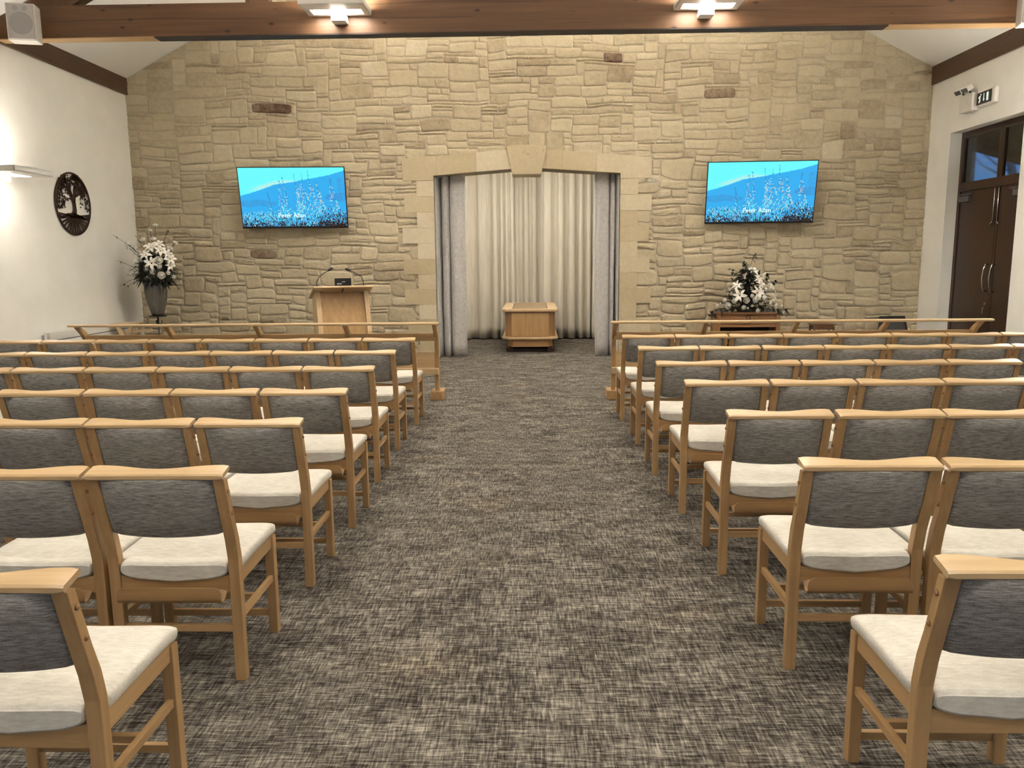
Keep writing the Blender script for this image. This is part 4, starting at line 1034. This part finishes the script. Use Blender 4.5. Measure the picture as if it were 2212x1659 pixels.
for (x_, y_) in ((235, 372), (340, 425), (450, 310), (610, 300), (560, 180), (635, 105), (845, 432), (925, 360), (300, 440), (295, 850), (905, 850), (390, 505)):
    q = lp_(x_, y_, .02); fo.tube([(0, 0, cz-.1), Vector((q.x*.5, q.y*.5, (q.z+cz)/2+.01)), q], .004, 5)
for i in range(160):
    a = rn.uniform(0, 2*pi); el_ = rn.uniform(-.6, 1.0); d = Vector((cos(a)*cos(el_), -abs(sin(a))*cos(el_), sin(el_)))
    leafblade(fo, Vector((0, 0, cz-.02))+d*rn.uniform(.2, .27), d+Vector((rn.uniform(-.9, .9), 0, rn.uniform(-.9, .6))), rn.uniform(.05, .11), rn.uniform(.018, .032), 0 if rn.random() < .85 else 1, .3)
fo.build('foliage', ['leaf', 'leaf_grey'], fa, True)
def twig(parent, p0, p1, bend, r=.004, lv=0, seed=0):
    rn = random.Random(seed); m_ = MB(); pts = []
    for i in range(9):
        t = i/8; pts.append(Vector(p0).lerp(Vector(p1), t)+Vector(bend)*sin(pi*t))
    m_.tube(pts, [r*(1-.7*i/8) for i in range(9)], 5)
    for _ in range(lv):
        t = rn.uniform(.35, 1); i = min(8, int(t*8)); leafblade(m_, pts[i], (rn.uniform(-1, 1), rn.uniform(-1, .3), rn.uniform(-.7, .7)), rn.uniform(.02, .05), .010, 1, .2)
    m_.build('twig', ['twig', 'leaf'], parent, True)
c0 = Vector((0, 0, cz-.02))
for i, (a, b, bz) in enumerate((((300, 330), (15, 245), (0, 0, .03)), ((330, 480), (190, 395), (0, 0, .02)), ((420, 850), (130, 985), (0, 0, .03)), ((300, 650), (90, 610), (0, 0, -.02)), ((850, 750), (1160, 775), (0, 0, -.035)), ((850, 830), (1090, 935), (0, 0, .03)), ((800, 860), (1025, 1095), (.03, 0, .03)), ((820, 720), (1000, 740), (0, 0, .02)),
        ((620, 300), (600, 90), (0, 0, 0)), ((560, 300), (500, 90), (-.01, 0, 0)), ((450, 850), (200, 1010), (0, 0, .02)), ((780, 430), (790, 180), (.01, 0, 0)), ((860, 430), (925, 360), (0, 0, 0)), ((500, 300), (370, 230), (0, 0, .02)), ((330, 860), (210, 835), (0, 0, .01)), ((700, 900), (870, 1050), (.0, 0, .03)), ((420, 250), (340, 240), (0, 0, 0)), ((700, 300), (840, 130), (0, 0, .03)))):
    twig(fa, lp_(*a, .08).lerp(Vector((0, 0, cz-.05)), .6), lp_(*b, .02 if b[0] > 260 else .55), bz, .0045, 7, i)
va = thing('vase', 'tall grey glass vase holding the spray of flowers in the left corner', 'vase', (ctr.x, ctr.y, 0))
pT, pB = at(341, 612, FY), at(341, 682, FY)
zT, zB = cz-.10, pB.z+.006
vx = pB.x-ctr.x
pr_ = []; 
for i in range(15):
    t = i/14; pr_.append((.085+.06*sin(pi*.8*t)+.03*t, zB+(zT-zB)*t))
vm = MB(); n = 28; rings = []
for (r, z_) in pr_: rings.append([(vx+r*(1+.035*sin(7*2*pi*j/n+z_*6))*cos(2*pi*j/n), r*(1+.035*sin(7*2*pi*j/n+z_*6))*sin(2*pi*j/n), z_) for j in range(n)])
inn = [[(vx+(x_-vx)*.93, y_*.93, z_+.004) for x_, y_, z_ in rg_] for rg_ in rings[::-1]]
vm.loops(rings+inn, 0, True, True); vm.build('glass', 'vase_glass', va, True)
sm = MB(); rn = random.Random(8)
for i in range(16):
    a = rn.random()*6.28; sm.tube([(vx+.04*cos(a), .04*sin(a), zB+.03), (vx*.3+.09*cos(a), .07*sin(a), zT)], .004, 5)
sm.build('flower_stems', 'leaf', fa, True)
ps = thing('flower_stand', 'slim black metal pedestal stand under the vase in the left corner', 'stand', (ctr.x+vx, ctr.y, 0))
zs = zB-.006
MB().lathe([(.13, zs-.014), (.135, zs-.008), (.135, zs)], n=24).build('top_plate', 'black_metal', ps)
MB().tube([(0, 0, .02), (0, 0, zs-.01)], .014).ball((0, 0, .45), .03).build('pole', 'black_metal', ps, True)
for i in range(3):
    a = i*2.1+.3; MB().tube([(0, 0, .30), (.12*cos(a), .12*sin(a), .22), (.2*cos(a), .2*sin(a), .06), (.25*cos(a), .25*sin(a), .01)], .010).build('foot', 'black_metal', ps, True)
    MB().tube([(0, 0, zs-.10), (.03*cos(a), .03*sin(a), zs-.13), (.055*cos(a), .055*sin(a), zs-.10), (.05*cos(a), .05*sin(a), zs-.07)], .006).build('scroll', 'black_metal', ps, True)

# cabinet on the right with the triangular arrangement
CY = 12.45
cl, cr = at(1548, 675, CY), at(1687, 673, CY); cw = (cr.x-cl.x)/2; ccx = (cl.x+cr.x)/2
cb = thing('cabinet', 'low brown wooden cabinet with two drawers standing against the stone wall', 'cabinet', (ccx, CY, 0)); HT = cl.z
MB().box((-cw-.012, -.012, HT-.03), (cw+.012, .42, HT), 0, .006).build('top', 'cabinet_x', cb)
for s in (-1, 1): MB().box((s*cw, 0, 0), (s*(cw-.065), .40, HT-.03), 0, .004).build('side', 'cabinet_z', cb)
MB().box((-cw+.05, .012, HT-.06), (cw-.05, .06, HT-.03)).build('rail', 'cabinet_x', cb)
MB().box((-cw+.05, .012, HT-.235), (cw-.05, .06, HT-.19), 0, .003).build('rail', 'cabinet_x', cb)
MB().box((-.025, .012, HT-.2), (.025, .06, HT-.04)).build('divider', 'cabinet_z', cb)
MB().box((-cw+.05, .0, .0), (cw-.05, .4, .09)).build('plinth', 'cabinet_x', cb)
MB().box((-cw+.05, .38, .05), (cw-.05, .40, HT-.04)).box((-cw+.05, .05, .30), (cw-.05, .39, .32)).build('back_panel', 'dark_gap', cb)
for s in (-1, 1):
    d = MB().box((s*.035, .004, HT-.185), (s*(cw-.07), .03, HT-.065), 0, .004).build('drawer', 'cabinet_x', cb)
    MB().box((s*.075, .0, HT-.165), (s*(cw-.11), .006, HT-.085), 0, .002).build('drawer_panel', 'cabinet_x', d)
RY = CY+.17
fb = thing('flower_arrangement', 'triangular arrangement of white lilies and roses on the wooden cabinet', 'flowers', (ccx, RY, 0))
def rp(px, py, dy=0):
    p = at(1520+px/8.296, 540+py/8.296, RY-dy); return Vector((p.x-ccx, p.y-RY, p.z))
def outr(p): return Vector((p.x*1.2, p.y-.22, (p.z-HT-.25)*.9))
for i, (x_, y_, r, dy) in enumerate(((880, 385, .115, .05), (975, 530, .10, .12), (1010, 610, .10, .13), (602, 640, .10, .12), (645, 815, .125, .2), (960, 770, .12, .2), (1175, 625, .09, .08), (1250, 830, .105, .12), (1010, 760, .09, .17))):
    p = rp(x_, y_, dy); flower(LM[i % 2], p, outr(p), r, fb, i*1.7)
for i, (x_, y_, r, dy) in enumerate(((435, 995, 58, .17), (765, 900, 52, .22), (1100, 855, 52, .2), (935, 885, 54, .22), (720, 1030, 38, .23), (550, 910, 42, .2), (375, 900, 38, .1), (680, 665, 36, .12), (465, 700, 36, .07), (495, 780, 32, .1), (1210, 950, 38, .18), (1310, 1000, 46, .15), (1125, 705, 40, .12), (1245, 685, 40, .08), (1400, 1010, 30, .1), (970, 1085, 34, .24), (875, 825, 36, .2), (240, 990, 28, .06), (1435, 1120, 18, .1), (300, 965, 24, .08), (870, 1000, 22, .22), (790, 1040, 20, .22))):
    p = rp(x_, y_, dy); flower(RM[i % 2], p, outr(p), r/8.296*.0074, fb, i)
cm = MB()
for (x_, y_) in ((735, 470), (1075, 470)):
    p = rp(x_, y_, .12); rings = []
    for i in range(6):
        t = i/5; r = .006+.034*t**1.6; rings.append([(p.x+r*cos(q*pi/5), p.y+r*sin(q*pi/5)-.01*t, p.z-.05+.09*t+.02*t*cos(q*pi/5)) for q in range(10)])
    cm.loops(rings, 0, True, False); cm.tube([(p.x, p.y, p.z-.2), (p.x, p.y, p.z-.05)], .006, 6, 1)
cm.build('calla_lily', ['petal', 'leaf'], fb, True)
fo = MB(); rn = random.Random(77)
for i in range(950):
    t = rn.random()**1.35; z_ = HT+.04+t*.62; hw = .40*(1-t)**.9+.035
    a = rn.uniform(0, 2*pi); q = rn.random()**.5
    p = Vector((hw*cos(a)*q-.02*t, -abs(.15*(1-t*.5)*sin(a))*q-.02 if rn.random() < .75 else .1*sin(a)*q, z_))
    leafblade(fo, p, (cos(a)+rn.uniform(-.6, .6), sin(a)-.3+rn.uniform(-.5, .3), rn.uniform(-.2, .7)), rn.uniform(.05, .11), rn.uniform(.012, .028), 0 if rn.random() < .75 else 1, .3)
for i in range(70):
    x_ = rn.choice((-1, 1))*rn.uniform(.2, .56); leafblade(fo, (x_, -.12+rn.uniform(-.08, .05), HT+.05-max(0, abs(x_)-.45)*.9), (rn.uniform(-1, 1), -.6, rn.uniform(-.9, .3)), rn.uniform(.04, .07), .018, rn.choice((0, 1)), .5)
fo.lathe([(.10, HT+.004), (.11, HT+.05), (.08, HT+.25), (.04, HT+.42), (.015, HT+.52)], (0, -.02), 14)
fo.build('foliage', ['leaf', 'leaf_grey'], fb, True)
MB().lathe([(.12, HT), (.15, HT+.012), (.15, HT+.05)], (0, -.02), 24).build('dish', 'leaf', fb)
for i, (a, b, lf) in enumerate((((760, 400), (735, 240), 22), ((830, 300), (905, 120), 14), ((700, 480), (520, 400), 8), ((700, 560), (500, 520), 9), ((1080, 600), (1145, 450), 14), ((1150, 620), (1300, 580), 10), ((300, 1040), (120, 1130), 12), ((1350, 1060), (1530, 1130), 12), ((1000, 480), (980, 380), 8), ((600, 380), (420, 345), 2))):
    p0, p1 = rp(*a, .06), rp(*b, .04); rn = random.Random(i+50); m_ = MB()
    pts = [p0.lerp(p1, q/6)+Vector((0, 0, .015*sin(pi*q/6))) for q in range(7)]; m_.tube(pts, .003, 5)
    for _ in range(lf): q = rn.randint(3, 6); leafblade(m_, pts[q]+Vector((rn.uniform(-.02, .02), 0, rn.uniform(-.02, .02))), (rn.uniform(-1, 1), rn.uniform(-.6, .2), rn.uniform(-1, 1)), rn.uniform(.03, .06), .02, 1, .1)
    m_.build('leaf_spray', ['twig', 'leaf'], fb, True)

# small stool and leaning board by the wall
p = at(1779, 698, 12.55)
st_ = thing('wooden_stool', 'small dark wooden stool against the stone wall right of the flower cabinet', 'stool', (p.x, 12.62, 0))
MB().prism([(-.19, .0), (.19, 0), (.16, .018), (-.16, .018)], 1, -.13, .13).build('seat', 'stool_x', st_, loc=(0, 0, p.z-.03))
MB().box((-.15, -.10, p.z-.10), (.15, .10, p.z-.03), 0, .003).build('apron', 'stool_x', st_)
for sx in (-1, 1):
    for sy_ in (-1, 1): MB().prism([(sx*.13, p.z-.04), (sx*.16, p.z-.04), (sx*.19, 0), (sx*.165, 0)], 1, sy_*.10-.015, sy_*.10+.015).build('leg', 'stool_x', st_)
a, b, c_, d = at(1906, 714, 12.6), at(1969, 714, 12.6), at(1908, 686, 12.6), at(1956, 684, 12.6)
bd = thing('leaning_board', 'dark grey board in a black frame leaning on the stone wall near the doors', 'board', ((a.x+b.x)/2, 12.62, 0))
hw = (b.x-a.x)/2; tz = .69
bd.rotation_euler = (radians(-14), 0, 0)
MB().prism([(-hw-.08, 0), (hw+.08, 0), (hw-.03, tz), (-hw+.03, tz)], 1, 0, .03, 0, .004).build('frame', 'black_plastic', bd)
MB().prism([(-hw-.03, .05), (hw+.03, .05), (hw-.07, tz-.04), (-hw+.07, tz-.04)], 1, -.006, 0).build('panel', 'grey_board', bd)

# light wooden folding stand in the left corner, beyond the rail
fs = thing('folding_stand', 'pale wooden folding stand beside the radiator in the left corner', 'stand', (-6.0, 11.86, 0))
MB().box((-.30, -.16, .695), (-.02, .25, .712), 0, .004).build('top_slat', 'pale_oak_x', fs)
for y_ in (-.14, .2):
    l1 = MB().prism([(-.26, .70), (-.20, .70), (.10, 0), (.04, 0)], 1, y_, y_+.028, 0, .003).build('leg', 'pale_oak_z', fs)
    MB().prism([(-.06, .70), (0, .70), (-.26, 0), (-.32, 0)], 1, y_+.03, y_+.056, 0, .003).build('leg', 'pale_oak_z', fs)
    MB().tube([(-.15, y_-.006, .50), (-.15, y_, .50)], .012, 10).build('bolt', 'black_metal', fs)
for y_ in (-.12, .2): MB().prism([(-.14, .56), (.14, .585), (.14, .61), (-.14, .585)], 1, y_, y_+.02).build('rail', 'pale_oak_x', fs)
for m_ in bpy.data.materials: m_.cycles.emission_sampling = 'FRONT' if 'glow' in m_.name or m_.name in ('lamp_glass', 'lamp_top', 'washer_top') else 'NONE'
